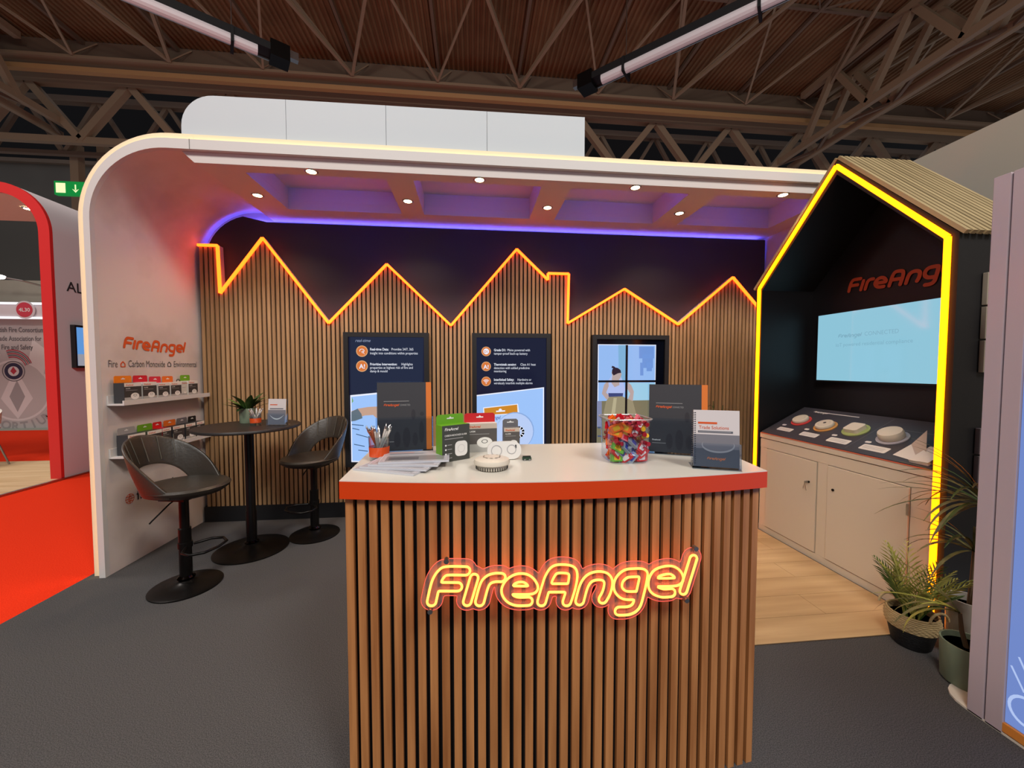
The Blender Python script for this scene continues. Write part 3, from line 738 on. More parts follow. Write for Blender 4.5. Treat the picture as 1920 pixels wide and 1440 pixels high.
b.disc(F_, a[0], a[1], .005, .008, scr_wht, 10)
b.build('icon', parent=t2)
b = MB()
for s, px, py, bo in (('Grade D1:', 926, 658.5, .02), ('Mains powered with', 951, 658.5, 0), ('tamper-proof back-up battery', 926, 665, 0), ('Thermistek sensing:', 926, 685.5, .02), ('Class A1 heat', 975.5, 685.5, 0), ('detection with added predictive', 926, 692, 0), ('monitoring', 926, 698, 0), ('Interlinked Safety:', 926, 714, .02), ('Hardwire or', 970, 714, 0), ('wirelessly interlink multiple alarms', 926, 720.5, 0)):
    b = MB(); txt(b, s, px, py, .0345, W_, .006, bo, sx=.83); b.build('text_line', parent=t2)

t3, f = screen(1.244, 2.082, .515, 1.846, 'tall screen showing a person in a room behind window bars, closest to the kiosk')
b = MB(); b.box(1.28, 2.045, YS+.001, YS+.03, .555, 1.81, M('screen_off_black', (6, 8, 18), .12)); b.build('panel', parent=t3)
b = MB(); sk = E_('screen_room', (148, 186, 240)); sk2 = E_('screen_room_teal', (156, 204, 230))
# room seen on the screen
pol(b, [(1121, 645.5), (1230, 646.5), (1226, 868), (1119, 868)], scr_wht, .002); pol(b, [(1122.5, 647), (1228.5, 648), (1225, 867), (1120.5, 867)], sk, .003)
pol(b, [(1159, 647), (1173, 647), (1172, 714), (1160, 714)], E_('screen_curtain', (126, 176, 214)), .004)
pol(b, [(1176, 717), (1228, 718), (1227, 752), (1175, 752)], sk2, .004)
for q in ((1198, 650, 1226, 672), (1204, 664, 1224, 690), (1212, 680, 1222, 696), (1200, 680, 1206, 704)): pol(b, [(q[0], q[1]), (q[2], q[1]), (q[2], q[3]), (q[0], q[3])], E_('screen_bookcase', (112, 150, 216)), .0045)
pol(b, [(1119, 752), (1228, 750), (1226, 868), (1118, 868)], E_('screen_sofa', (122, 116, 92)), .005); pol(b, [(1119, 752), (1128, 752), (1128, 800), (1119, 800)], E_('screen_lilac', (130, 136, 170)), .0055)
# the person on the screen
skn = E_('screen_person_skin', (182, 162, 160)); hair = E_('screen_hair', (44, 30, 46)); top_ = E_('screen_top', (176, 190, 236)); cl = E_('screen_blanket', (150, 140, 112)); dkb = E_('screen_waist', (60, 70, 120))
pol(b, [(1148, 702), (1162, 702), (1168, 716), (1172, 730), (1168, 742), (1140, 742), (1134, 728), (1140, 714)], top_, .006)
pol(b, [(1148, 703), (1160, 703), (1161, 722), (1152, 726), (1146, 718)], skn, .0065)
pol(b, [(1140, 712), (1132, 722), (1128, 738), (1136, 748), (1147, 752), (1144, 744), (1136, 736), (1141, 724)], skn, .007)
pol(b, [(1172, 712), (1183, 722), (1188, 734), (1186, 752), (1180, 760), (1177, 748), (1181, 738), (1174, 726)], skn, .007)
pol(b, [(1140, 737), (1168, 737), (1167, 744), (1141, 744)], dkb, .0072)
pol(b, [(1146, 698), (1150, 692), (1162, 692), (1165, 702), (1162, 710), (1155, 714), (1149, 710)], skn, .008)
pol(b, [(1146, 690), (1147, 686), (1151, 687), (1153, 689), (1158, 690), (1163, 694), (1164, 699), (1158, 700), (1150, 704), (1147, 700), (1147, 694), (1149, 690)], hair, .009)
pol(b, [(1142, 744), (1166, 743), (1186, 752), (1196, 790), (1196, 868), (1130, 868), (1128, 790), (1136, 752)], cl, .0075)
pol(b, [(1150, 746), (1156, 746), (1150, 800), (1142, 800)], E_('screen_fold', (182, 172, 140)), .0085)
for py in (800, 816, 832): pol(b, [(1120, py), (1128, py), (1128, py+3), (1120, py+3)], E_('screen_stripe', (70, 84, 116)), .0085)
b.build('picture', parent=t3)
b = MB(); f3 = FX((0, YS, 0)); blk = M('screen_bar', (4, 6, 14), .2)
a = axz(1174, 647, YS); c = axz(1172, 868, YS); b.box((a[0]+c[0])/2-.011, (a[0]+c[0])/2+.011, YS-.018, YS-.010, c[1], a[1], blk)
a = axz(1121, 715, YS); c = axz(1229, 716, YS); b.box(a[0], c[0], YS-.018, YS-.010, a[1]-.011, a[1]+.011, blk)
b.build('window_bars', parent=t3)

# ---------------------------------------------------------------- wall prints on the portal wall
XW = -2.62; fw_ = Frame((XW, 0, 0), (0, 1, 0), (0, 0, 1))
wl_ = thing('wall_logo', 'orange brand wordmark printed on the white portal wall above the shelves', 'sign', (XW, 3.5, 1.65))
b = MB(); y0, z0 = ayz(230, 654, XW); y1, z1 = ayz(348, 654, XW); logo_flat(b, fw_, y0, z0+.0, (y1-y0), .003, logo_o); b.build('lettering', parent=wl_)
tg = thing('wall_tagline', 'grey tagline with small house outlines printed under the orange wall wordmark', 'sign', (XW, 3.5, 1.5))
b = MB()
def wtxt(s, px0, px1, py, size, m, **k):
    ya, za = ayz(px0, py, XW); yb, _ = ayz(px1, py, XW); vs, _f = text_geo(s, size, k.get('bold', 0.)); w = max(v[0] for v in vs)
    b.text(s, fw_, ya, za, size, .003, m, sx=(yb-ya)/w, **k)
wtxt('Fire', 202, 220, 688.5, .075, grey_txt); wtxt('Carbon Monoxide', 240, 309, 688, .075, grey_txt); wtxt('Environmental', 325, 368, 688, .075, grey_txt)
for px, m in ((230, logo_o), (317, grey_txt)):
    yy, zz = ayz(px, 683.5, XW); h = .017
    P = [(yy-h, zz-.016), (yy+h, zz-.016), (yy+h, zz+.006), (yy, zz+.022), (yy-h, zz+.006)]
    for i in range(5): p, q = P[i], P[(i+1) % 5]; b.bar(fw_(p[0], p[1], .002), fw_(q[0], q[1], .002), .006, .003, m, up=(1, 0, 0))
b.build('lettering', parent=tg)
wb = thing('wall_web_address', 'black web address with an orange globe low on the white portal wall', 'sign', (XW, 3.3, .5))
b = MB(); yy, zz = ayz(243, 935, XW); r = .038
b.ring(fw_, yy, zz, r-.004, r, .003, logo_o); b.ring(fw_, yy, zz, r*.45-.002, r*.45+.002, .003, logo_o)
for k in (-.5, 0, .5): b.bar(fw_(yy-r*(1-k*k)**.5, zz+k*r, .002), fw_(yy+r*(1-k*k)**.5, zz+k*r, .002), .004, .002, logo_o, up=(1, 0, 0)); 
b.bar(fw_(yy, zz-r, .002), fw_(yy, zz+r, .002), .004, .002, logo_o, up=(1, 0, 0))
b.build('globe', parent=wb)
b = MB(); b.text('fireangel', fw_, yy+.06, zz-.03, .11, .003, dark_txt, bold=.012); b.build('lettering', parent=wb)

# ---------------------------------------------------------------- product boxes (built once per look, local coordinates: u = width, faces local -Y)
def carton(name, label, cat, w, h, d, tab_m, front_m, side_m, loc, rz, group=None, tab_h=.045, title='FireAngel', disc_=True, square=False, tm=None, dark_top=False, tab_off=0., badge=None, name_m=None):
    t = thing(name, label, cat, loc, rz, group)
    T = Matrix.Translation(loc) @ Matrix.Rotation(rz, 4, 'Z')
    def fr(o, u, v): return Frame(tuple(T @ Vector(o)), tuple(T.to_3x3() @ Vector(u)), tuple(T.to_3x3() @ Vector(v)))
    b = MB(); b.box(-w/2, w/2, -d/2, d/2, 0, h, side_m, T); b.build('carton', parent=t)
    f = fr((-w/2, -d/2, 0), (1, 0, 0), (0, 0, 1))
    b = MB(); b.rect(f, 0, w, 0, h, .0008, front_m)
    if tm: b.rect(f, 0, w, h*.82, h, .0012, tm)
    b.text(title, f, w*.08, h*.86, h*.11, .0018, name_m or logo_o, bold=.02, shear=.2)
    b.text('ALARM' if disc_ else 'CARBON MONOXIDE ALARM', f, w*.08, h*.70, h*(.085 if disc_ else .07), .0018, white_txt, bold=.01, sx=.9 if disc_ else .75)
    b.rect(f, w*.08, w*.75, h*.62, h*.64, .0018, M('print_grey', (150, 148, 146), .5))
    if square:
        P = rrect(w*.68, h*.33, w*.46, h*.42, .018); b.poly(P, f, .0015, white_txt); b.ring(f, w*.68, h*.33, w*.12, w*.125, .002, M('print_grey', (150, 148, 146), .5))
        for k in range(4): b.disc(f, w*.12, h*(.46-.12*k), w*.03, .0018, white_txt, 12); b.rect(f, w*.18, w*.34, h*(.455-.12*k), h*(.475-.12*k), .0018, M('print_grey', (150, 148, 146), .5))
    else:
        b.rect(f, w*.0, w, 0, h*.28, .0011, M('print_light_grey', (168, 166, 162), .5))
        b.disc(f, w*.6, h*.33, w*.25, .0016, white_txt, 24, w*.17); b.ring(f, w*.6, h*.37, w*.08, w*.10, .002, M('print_dark', (40, 40, 44), .5), 20, .6)
    b.build('front_print', parent=t)
    if tab_m:
        b = MB(); f2 = fr((-w/2+tab_off, d/2-.003, h), (1, 0, 0), (0, 0, 1)); tw = w-abs(tab_off)
        P = [(0, 0), (tw, 0), (tw, tab_h-.008), (tw-.008, tab_h), (.008, tab_h), (0, tab_h-.008)]
        b.prism(P, f2, 0, .0015, tab_m)
        b.poly([(tw/2-.016, tab_h*.5), (tw/2+.016, tab_h*.5), (tw/2+.016, tab_h*.62), (tw/2+.006, tab_h*.62), (tw/2, tab_h*.78), (tw/2-.006, tab_h*.62), (tw/2-.016, tab_h*.62)], f2, .0022, white_txt)
        b.build('hang_tab', parent=t)
    return t
tabO = M('card_orange', (232, 128, 22), .45); tabR = M('card_crimson', (190, 24, 44), .45); tabG = M('card_green', (104, 160, 32), .45); tabGy = M('card_grey', (104, 102, 104), .45)
fr_dk = M('card_charcoal', (58, 56, 56), .45); cardW = M('card_white', (222, 216, 206), .45); cardOl = M('card_olive', (66, 70, 56), .45); sideR = M('card_dark_side', (50, 52, 54), .45)

def shelf(name, lab, zt, yA, yB, mz=.0):
    t = thing(name, lab, 'shelf', (XW, (yA+yB)/2, zt))
    MB().box(XW, XW+.115, yA, yB, zt, zt+.012, white).build('board', parent=t)
    MB().box(XW+.105, XW+.115, yA, yB, zt+.012, zt+.035, white).build('front_lip', parent=t)
    MB().box(XW, XW+.012, yA, yB, zt+.012, zt+.07, white).build('rear_upstand', parent=t)
    return t
shelf('wall_shelf', 'upper white picture ledge on the portal wall carrying a row of boxed alarms', 1.228, 3.03, 3.94)
shelf('wall_shelf', 'lower white picture ledge on the portal wall behind the nearer bar stool', .842, 3.03, 3.94)
RZL = pi/2   # fronts face +X
def onshelf(px, w): return ayz(px, 700, XW+.06)[0]
zs = 1.2405
row = [(3.135, .145, .135, tabO, 'white and charcoal boxed alarm with orange tab, first on upper ledge from the aisle'),
       (3.285, .130, .135, tabR, 'white and charcoal boxed alarm with large crimson tab, second on upper ledge'),
       (3.425, .115, .125, M('card_red_pink', (200, 44, 62), .45), 'narrower boxed alarm with crimson tab and pink band, third on upper ledge'),
       (3.555, .115, .125, M('card_orange_deep', (220, 108, 34), .45), 'boxed alarm with deeper orange tab, fourth on upper ledge'),
       (3.755, .115, .130, tabG, 'olive and white boxed alarm with green tab, last on upper ledge by the oak slats')]
for y, w, h, tm_, lab in row:
    carton('alarm_box', lab, 'box', w, h*1.1, .07, tm_, fr_dk, sideR if y < 3.2 else cardW, (XW+.058, y, zs), RZL, 'boxed alarms on the upper ledge', .052, tm=cardW, tab_off=0)
tt = carton('sensor_box', 'small pale box with black wire hook on upper ledge between boxes', 'box', .06, .14, .06, None, M('card_pale', (200, 200, 190), .45), cardW, (XW+.058, 3.655, zs), RZL, None, .03)
b = MB(); b.tube([(XW+.04, 3.655+.02*cos(t), zs+.14+.02*sin(t)) for t in [pi*k/10 for k in range(11)]], .003, black, 6); b.build('hook', parent=tt)
zs2 = .8545
row = [(3.145, .15, .15, cardW, sideR, M('card_silver', (160, 158, 154), .45), 'boxed alarm with plain silver top, first on lower ledge from the aisle'),
       (3.31, .14, .15, cardOl, cardOl, tabG, 'boxed alarm with green tab on the lower ledge behind the bar stool'),
       (3.43, .09, .15, tabR, tabR, M('card_red', (206, 30, 30), .45), 'red boxed alarm with red tab on the lower ledge'),
       (3.56, .13, .15, fr_dk, sideR, M('card_orange_deep', (220, 108, 34), .45), 'charcoal boxed alarm with orange tab on the lower ledge'),
       (3.70, .12, .15, fr_dk, sideR, tabGy, 'charcoal boxed alarm with tall grey tab on the lower ledge'),
       (3.825, .10, .15, cardW, fr_dk, M('card_black', (30, 30, 32), .45), 'white boxed alarm with black tab, last on lower ledge by the oak slats')]
for y, w, h, fm, sm, tm_, lab in row:
    carton('alarm_box', lab, 'box', w, h, .075, tm_, fr_dk, sm, (XW+.06, y, zs2), RZL, 'boxed alarms on the lower ledge', .05, tm=cardW)
# ---------------------------------------------------------------- bar table
TX, TY = -1.83, 3.33
bt = thing('bar_table', 'round black bar table with pedestal base between two bar stools', 'table', (TX, TY, 0))
top_m = M('black_brown_top', (34, 30, 28), .45)
b = MB(); b.lathe([(0, 1.005), (.36, 1.005), (.375, 1.012), (.375, 1.024), (.37, 1.03), (0, 1.03)], (TX, TY, 0), top_m, 64); b.build('tabletop', parent=bt, smooth=True)
b = MB(); b.lathe([(.038, .03), (.038, .32), (.034, .33), (.034, 1.0), (.09, 1.0), (.09, 1.006), (0, 1.006)], (TX, TY, 0), black_m, 24); b.build('pole', parent=bt, smooth=True)
def dish(mb, c, r, m):
    mb.lathe([(r, 0), (r, .008), (r*.93, .014), (r*.6, .022), (r*.32, .034), (r*.2, .05), (r*.165, .06), (0, .06)], c, m, 56)
b = MB(); dish(b, (TX, TY, 0), .27, black_m); b.build('base_plate', parent=bt, smooth=True)
b = MB(); b.lathe([(.05, .058), (.052, .066), (.04, .078), (.038, .078)], (TX, TY, 0), M('polished_black', (50, 46, 44), .12, metal=1.), 28); b.build('collar', parent=bt, smooth=True)
# ---------------------------------------------------------------- bar stools (backrest towards local -X, front towards +X)
def seat_shell():
    mb = MB(); n = 60
    SZ = .70
    def ang(i): return -pi+2*pi*i/n
    # padded seat
    mb.lathe([(0, SZ-.075), (.10, SZ-.07), (.19, SZ-.04), (.222, SZ-.012), (.228, SZ+.004), (.215, SZ+.018), (.15, SZ+.012), (0, SZ+.004)], (0.03, 0, 0), leather, 48, 1.12, 1.0)
    return mb
def backrest():
    mb = MB(); n = 44; m = 10; T = .028; A = 2.0
    def edge(a):
        u = abs(a)/A
        hi = .70+.34*(1-u**1.8)**1.15 if u < 1 else .70
        hi = max(hi, .705)
        if abs(a) < .93: lo = .70+.135*max(0, (1-(abs(a)/.93)**2.6))
        else: lo = .70
        lo = max(lo-.03, .665) if abs(a) >= .93 else max(lo, .672)
        return lo, hi
    vs = []; fs = []
    for i in range(n+1):
        a = -A+2*A*i/n; lo, hi = edge(a)
        gro = .006*max(0, 1-abs(((a*3.2+50.5) % 1)-.5)*9) if abs(a) < 1.2 else 0
        for j in range(m+1):
            t = j/m; z = lo+(hi-lo)*t; hh = z-.70
            rad = .213+.30*hh*max(.1, cos(a*.75))+.015*sin(pi*t)*0
            th = T*(.55+.45*sin(pi*min(max(t, .08), .92)))
            for s_ in (0, 1):
                r = rad+(th/2 if s_ else -th/2+gro)
                vs.append((-r*cos(a)*1.05+.015, r*sin(a), z))
    W = (m+1)*2
    for i in range(n):
        for j in range(m):
            o = i*W+j*2; p = (i+1)*W+j*2
            fs.append((o, p, p+2, o+2)); fs.append((o+1, o+3, p+3, p+1))
        o = i*W; p = (i+1)*W; fs.append((o, o+1, p+1, p)); o += 2*m; p += 2*m; fs.append((o, p, p+1, o+1))
    for base in (0, n*W):
        for j in range(m): o = base+j*2; fs.append((o, o+2, o+3, o+1))
    mb.add(vs, fs, leather)
    return mb
def stitches():
    mb = MB()
    for a in (-.62, -.31, 0, .31, .62):
        pts = []
        for j in range(9):
            z = .86+.165*j/8*(1-.05*a*a); rad = .213+.30*(z-.70)*cos(a*.75)-.0165
            pts.append((-rad*cos(a)*1.05+.015, rad*sin(a), z))
        mb.tube(pts, .0022, M('stitch_thread', (84, 80, 70), .8), 5)
    return mb
st1 = thing('bar_stool', 'black leather bar stool with cut-out backrest, nearer one against the portal wall', 'stool', (0, 0, 0), group='bar stools at the round table')
def sub(o):
    m = o.modifiers.new('soft', 'SUBSURF'); m.levels = 1; m.render_levels = 1
    return o
seat_shell().build('seat', parent=st1, smooth=True)
bk = backrest().build('backrest', parent=st1, smooth=True, weld=True); sub(bk)
stitches().build('stitching', parent=bk)
b = MB(); b.lathe([(.036, .02), (.036, .40), (.0365, .405), (.028, .41), (.028, .64), (0, .64)], (0, 0, 0), black_m, 24); b.build('pole', parent=st1, smooth=True)
b = MB(); dish(b, (0, 0, 0), .205, black_m); b.build('base_plate', parent=st1, smooth=True)
b = MB(); b.lathe([(.05, .058), (.052, .068), (.04, .08), (.036, .08)], (0, 0, 0), M('polished_black'), 28); b.build('collar', parent=st1, smooth=True)
b = MB(); b.lathe([(.036, .27), (.042, .272), (.042, .31), (.036, .312)], (0, 0, 0), black_m, 24)
b.tube([(.036, -.03, .285), (.09, -.115, .285), (.16, -.135, .285), (.225, -.09, .285), (.245, 0, .285), (.225, .09, .285), (.16, .135, .285), (.09, .115, .285), (.036, .03, .285)], .009, black_m, 10); b.build('footrest', parent=st1, smooth=True)
b = MB(); b.tube([(0, -.02, .632), (-.02, -.08, .60), (-.05, -.17, .52), (-.055, -.185, .505)], .005, black_m, 8); b.build('height_lever', parent=st1, smooth=True)
b = MB(); b.box(-.09, .09, -.09, .09, .618, .632, black_m); b.build('seat_bracket', parent=st1)
st1.location = (-1.97, 2.80, 0); st1.rotation_euler = (0, 0, R(-10))
st2 = dup(st1, (-1.425, 3.57, 0), R(-114), 'black leather bar stool with cut-out backrest, farther one beside the hand screen')
# ---------------------------------------------------------------- things on the bar table
def pot(mb, c, r, h, m, n=32): mb.lathe([(r*.9, 0), (r*.93, .004), (r, h), (r*.93, h), (r*.88, h*.2), (0, h*.18)], c, m, n)
pl = thing('potted_plant', 'small leafy plant in a sage green pot on the bar table', 'plant', (-1.93, 3.50, 1.03))
b = MB(); pot(b, (-1.93, 3.50, 1.03), .062, .125, sage); b.build('pot', parent=pl, smooth=True)
b = MB(); b.lathe([(0, .105), (.056, .105)], (-1.93, 3.50, 1.03), soil, 24); b.build('soil', parent=pl)
def blade(mb, base, az, el, L, w, m, droop=.5, n=7, fold=.15):
    """one curved leaf"""
    p = Vector(base); vs = []; fs = []; d_el = el; a = Vector((-sin(az), cos(az), 0))
    for i in range(n+1):
        t = i/n; ww = w*(sin(pi*min(.97, .12+t*.86)))**.8*.5
        up = Vector((0, 0, 1))
        vs += [tuple(p+a*ww+up*ww*fold), tuple(p), tuple(p-a*ww+up*ww*fold)]
        p = p+Vector((cos(az)*cos(d_el), sin(az)*cos(d_el), sin(d_el)))*(L/n); d_el -= droop/n
    for i in range(n):
        for k in (0, 1): o = i*3+k; fs.append((o, o+1, o+4, o+3))
    mb.add(vs, fs, m)
rnd = random.Random(3)
b = MB()
for i in range(26):
    az = rnd.uniform(0, 2*pi); blade(b, (-1.93+.02*cos(az), 3.50+.02*sin(az), 1.135), az, rnd.uniform(.5, 1.3), rnd.uniform(.11, .20), rnd.uniform(.035, .06), leaf_d if i % 3 else leaf, rnd.uniform(.2, 1.2), 6)
b.build('leaves', parent=pl, smooth=True)

def tumbler(name, lab, c, r=.042, h=.105, band_h=(.022, .06)):
    t = thing(name, lab, 'glass', c)
    b = MB(); b.lathe([(0, 0), (r*.85, 0), (r*.88, .003), (r, h), (r-.0025, h), (r*.86-.002, .01), (0, .01)], c, glass, 32); b.build('tumbler', parent=t, smooth=True)
    b = MB(); z0, z1 = band_h; rr = lambda z: r*(.88+.12*z/h)+.0006; b.lathe([(rr(z0), z0), (rr(z1), z1)], c, M('orange_band', (234, 84, 20), .5, alpha=.8), 32, cap=False); b.build('orange_band', parent=t, smooth=True)
    return t
pen_w = M('pen_white', (214, 206, 196), .35); pen_o = M('pen_copper', (172, 92, 60), .35)
def pen(body, lab, group):
    t = thing('ballpoint_pen', lab, 'pen', (0, 0, 0), group=group)
    b = MB(); b.lathe([(0, 0), (.0015, .002), (.0042, .014), (.0046, .02), (.0046, .12), (.004, .124), (0, .124)], (0, 0, 0), body, 10); b.build('barrel', parent=t, smooth=True)
    b = MB(); b.lathe([(.0025, .124), (.0025, .136), (.001, .138), (0, .138)], (0, 0, 0), steel, 8); b.build('clicker', parent=t, smooth=True)
    b = MB(); b.box(-.0015, .0015, .0046, .0075, .085, .122, steel); b.build('clip', parent=t)
    return t
def pens_in(c, r, n, lab1, lab2, group, seed, mix=.35):
    rn = random.Random(seed); protos = {}
    for i in range(n):
        k = rn.random() < mix; az = 2*pi*i/n+rn.uniform(-.25, .25); r0 = rn.uniform(.3, .75)*r*.8; r1 = r*rn.uniform(.80, .93)
        p0 = Vector((c[0]-r0*cos(az+.5)*.8, c[1]-r0*sin(az+.5)*.8, c[2]+.013)); rim = Vector((c[0]+r1*cos(az)*.90, c[1]+r1*sin(az)*.90, c[2]+.103))
        d = (rim-p0).normalized(); q = d.to_track_quat('Z', 'Y').to_euler()
        if k not in protos: protos[k] = o = pen(pen_o if k else pen_w, lab2 if k else lab1, group)
        else: o = dup(protos[k], (0, 0, 0))
        o.location = p0+d*rn.uniform(0, .006); o.rotation_euler = q
tumbler('pen_tumbler', 'clear glass tumbler with orange band full of pens on the bar table', (-1.775, 3.33, 1.0301), .043, .10)
pens_in((-1.775, 3.33, 1.0301), .043, 9, 'white ballpoint pen standing in the tumbler on the bar table', 'copper ballpoint pen standing in the tumbler on the bar table', 'pens on the bar table', 5, .15)
def acrylic_stand(name, lab, loc, rz, w, h, pocket_h, d=.035, lean=.09):
    t = thing(name, lab, 'leaflet holder', loc, rz)
    T = Matrix.Translation(loc) @ Matrix.Rotation(rz, 4, 'Z')
    b = MB(); s = Matrix.Rotation(-lean, 4, 'X')
    b.box(-w/2, w/2, .012, .015, .001, h, acrylic, T @ s); b.build('back_plate', parent=t)
    b = MB(); b.box(-w/2, w/2, -d+.012, -d+.015, .001, pocket_h, acrylic, T @ s); b.box(-w/2, w/2, -d+.015, .012, .001, .004, acrylic, T @ s)
    b.box(-w/2, -w/2+.002, -d+.015, .012, .004, pocket_h, acrylic, T @ s); b.box(w/2-.002, w/2, -d+.015, .012, .004, pocket_h, acrylic, T @ s); b.build('front_pocket', parent=t)
    b = MB(); b.box(-w/2, w/2, -.03, .07, 0, .0025, acrylic, T); b.build('foot', parent=t)
    return t, T @ s
def leaflet(parentT, name, lab, w, h, th, draw, cat='brochure', y=.0, cover=None, spine=None):
    o0 = parentT @ Vector((0, y, .006)); R3 = parentT.to_3x3(); f = Frame(tuple(parentT @ Vector((-w/2, y-th/2, .006))), tuple(R3 @ Vector((1, 0, 0))), tuple(R3 @ Vector((0, 0, 1))))
    t = thing(name, lab, cat, tuple(o0))
    b = MB(); b.box(-w/2, w/2, y-th/2, y+th/2, .006, .006+h, cover or cardW, parentT); b.build('pages', parent=t)
    b = MB(); draw(b, f, w, h); b.build('cover_print', parent=t)
    return t, f
grey_ph = M('print_photo_grey', (120, 118, 124), .35); grey_ph2 = M('print_photo_dark', (88, 90, 98), .35); grey_ph3 = M('print_photo_light', (160, 158, 160), .35)
def trade_cover(b, f, w, h):
    b.rect(f, 0, w, 0, h, .0006, M('print_paper', (206, 198, 196), .4))
    b.rect(f, 0, w, 0, h*.57, .0009, grey_ph); b.rect(f, 0, w, 0, h*.32, .0012, grey_ph2)
    b.disc(f, w*.54, h*.38, w*.36, .0015, grey_ph3, 30, h*.13); b.disc(f, w*.54, h*.40, w*.34, .0018, grey_ph, 30, h*.12)
    b.rect(f, w*.1, w*.52, h*.755, h*.79, .0012, logo_o); b.rect(f, w*.1, w*.86, h*.60, h*.635, .0014, grey_ph2); b.rect(f, w*.12, w*.82, h*.613, h*.622, .0016, grey_ph3)
    b.text('Trade Solutions', f, w*.12, h*.665, h*.085, .0012, logo_o, sx=w*.72/(h*.085*6.9)*.98)
    logo_flat(b, f, w*.30, h*.13, w*.4, .002, M('print_soft_orange', (198, 120, 84), .5))
def small_leaf_cover(b, f, w, h):
    b.rect(f, 0, w, 0, h, .0006, M('print_paper', (206, 198, 196), .4)); b.rect(f, 0, w, 0, h*.57, .0009, grey_ph)
    b.rect(f, w*.1, w*.52, h*.755, h*.79, .0012, logo_o); b.rect(f, w*.1, w*.86, h*.60, h*.635, .0014, grey_ph2)
    P = [(w*.1+w*.8*k/12, h*.36-h*.13*(1-((k-6)/6)**2)) for k in range(13)]+[(w*.9-w*.8*k/12, h*.385-h*.19*(1-((k-6)/6)**2)) for k in range(13)]
    for k in range(12): b.poly([(w*.1+w*.8*k/12, h*.38-h*.14*(1-((k-6)/6)**2)), (w*.1+w*.8*(k+1)/12, h*.38-h*.14*(1-((k-5)/6)**2)), (w*.1+w*.8*(k+1)/12, h*.37-h*.18*(1-((k-5)/6)**2)), (w*.1+w*.8*k/12, h*.37-h*.18*(1-((k-6)/6)**2))], f, .0016, white_txt)
hs, hT = acrylic_stand('leaflet_stand', 'clear leaflet stand on the bar table beside the pen tumbler', (-1.60, 3.31, 1.0301), R(-8), .155, .215, .10)
leaflet(hT, 'leaflet', 'white leaflet with grey smoke alarm picture in the stand on the bar table', .148, .21, .004, small_leaf_cover, y=-.005)
# ---------------------------------------------------------------- reception counter
def cy(x): return 1.236+.117*(x-.395)**2          # front edge of the top
XL, XR, ZT = -.4465, 1.071, 1.124
YB = 1.862
rc = thing('reception_counter', 'curved reception counter with oak slat front, white top and orange edge', 'counter', (.33, 1.5, 0))
xs = [XL+(XR-XL)*i/24 for i in range(25)]
def outline(ins): return [(min(max(x, XL+ins), XR-ins), cy(x)+ins) for x in xs] + [(1.132-ins, 1.692), (1.08-ins, YB-ins), (-.47+ins, YB-ins)]
fp = Frame((0, 0, 0), (1, 0, 0), (0, 1, 0))
MB().prism(outline(.0006), fp, ZT-.003, ZT, laminate).build('top', parent=rc)
MB().prism(outline(0), fp, ZT-.062, ZT-.003, orange).build('edge_band', parent=rc)
MB().prism(outline(.035), fp, 0, ZT-.062, dark_back).build('carcass', parent=rc)
b = MB(); ins = .018; x = XL+.014; n = 37; L = (XR-.02)-(XL+.014); p_ = L/(n-.35)
for i in range(n):
    x0 = XL+.014+i*p_; x1 = x0+p_*.65; xm = (x0+x1)/2; s_ = .234*(xm-.395); y0 = cy(xm)+ins
    dy = (x1-x0)/2*s_
    vs = [(x0, y0-dy, 0.0), (x1, y0+dy, 0.0), (x1, y0+dy+.022, 0.0), (x0, y0-dy+.022, 0.0)]; vs += [(a, c, ZT-.063) for a, c, _ in vs]
    b.add(vs, [(0, 1, 2, 3), (4, 5, 6, 7), (0, 1, 5, 4), (1, 2, 6, 5), (2, 3, 7, 6), (3, 0, 4, 7)], wood_c)
for k in range(13):
    for xx, s_ in ((XL+.012, -1), (XR-.012, 1)):
        y0 = 1.37+k*.041
        if y0 < YB-.06: b.box(xx-.01, xx+.01, y0, y0+.027, 0, ZT-.063, wood_c)
b.build('oak_slats', parent=rc)
# ---------------------------------------------------------------- neon sign on the counter front
YN = 1.196; KN = YN/1.12*.001
ns = thing('neon_sign', 'glowing yellow neon wordmark on clear acrylic fixed to the oak counter front', 'neon sign', (.33, YN, .7))
def npt(x, z): return (x*KN, 1.5+(z-1500)*KN)
loops = [relax(l, 6) for l in contours(_DL, -190, 680, 2.0, 32.)]
loops.sort(key=len); outer = loops[-1][::3]
fn = FX((0, YN+.012, 0))
MB().prism([npt(*p) for p in outer][::1], fn, 0, .004, MT('neon_acrylic', (255, 236, 230), .10, haze=.13)).build('acrylic_plate', parent=ns)
b = MB(); b.tube([(npt(*p)[0], YN+.010, npt(*p)[1]) for p in outer], .0011, M('acrylic_edge', (230, 80, 60), .3, emit=(1., .12, .08), es=.8), 6, closed=True); b.build('plate_edge', parent=ns)
for L_ in range(9):
    ss = [LOGO_S[i] for i in range(len(LOGO)) if LETTER_OF[i] == L_]
    D = sdf(ss, _gx, _gy); b = MB()
    lv = 13. if L_ not in (1, 8) else 12.
    for lp in contours(D, -190, 680, 2.0, lv):
        lp = relax(lp, 2)[::2]
        if len(lp) < 6: continue
        b.tube([(npt(*p)[0], YN, npt(*p)[1]) for p in lp], .0039, neon_s, 8, closed=True)
    b.build('neon_letter', parent=ns, smooth=True)
for px, pz in ((-80, 934), (-128, 786), (665, 770), (692, 934)):
    a = npt(px, pz); b = MB(); ff = FX((a[0], YN-.004, a[1])); b.prism([(.008*cos(2*pi*k/16), .008*sin(2*pi*k/16)) for k in range(16)], ff, -.012, .004, steel); b.build('standoff_screw', parent=ns)

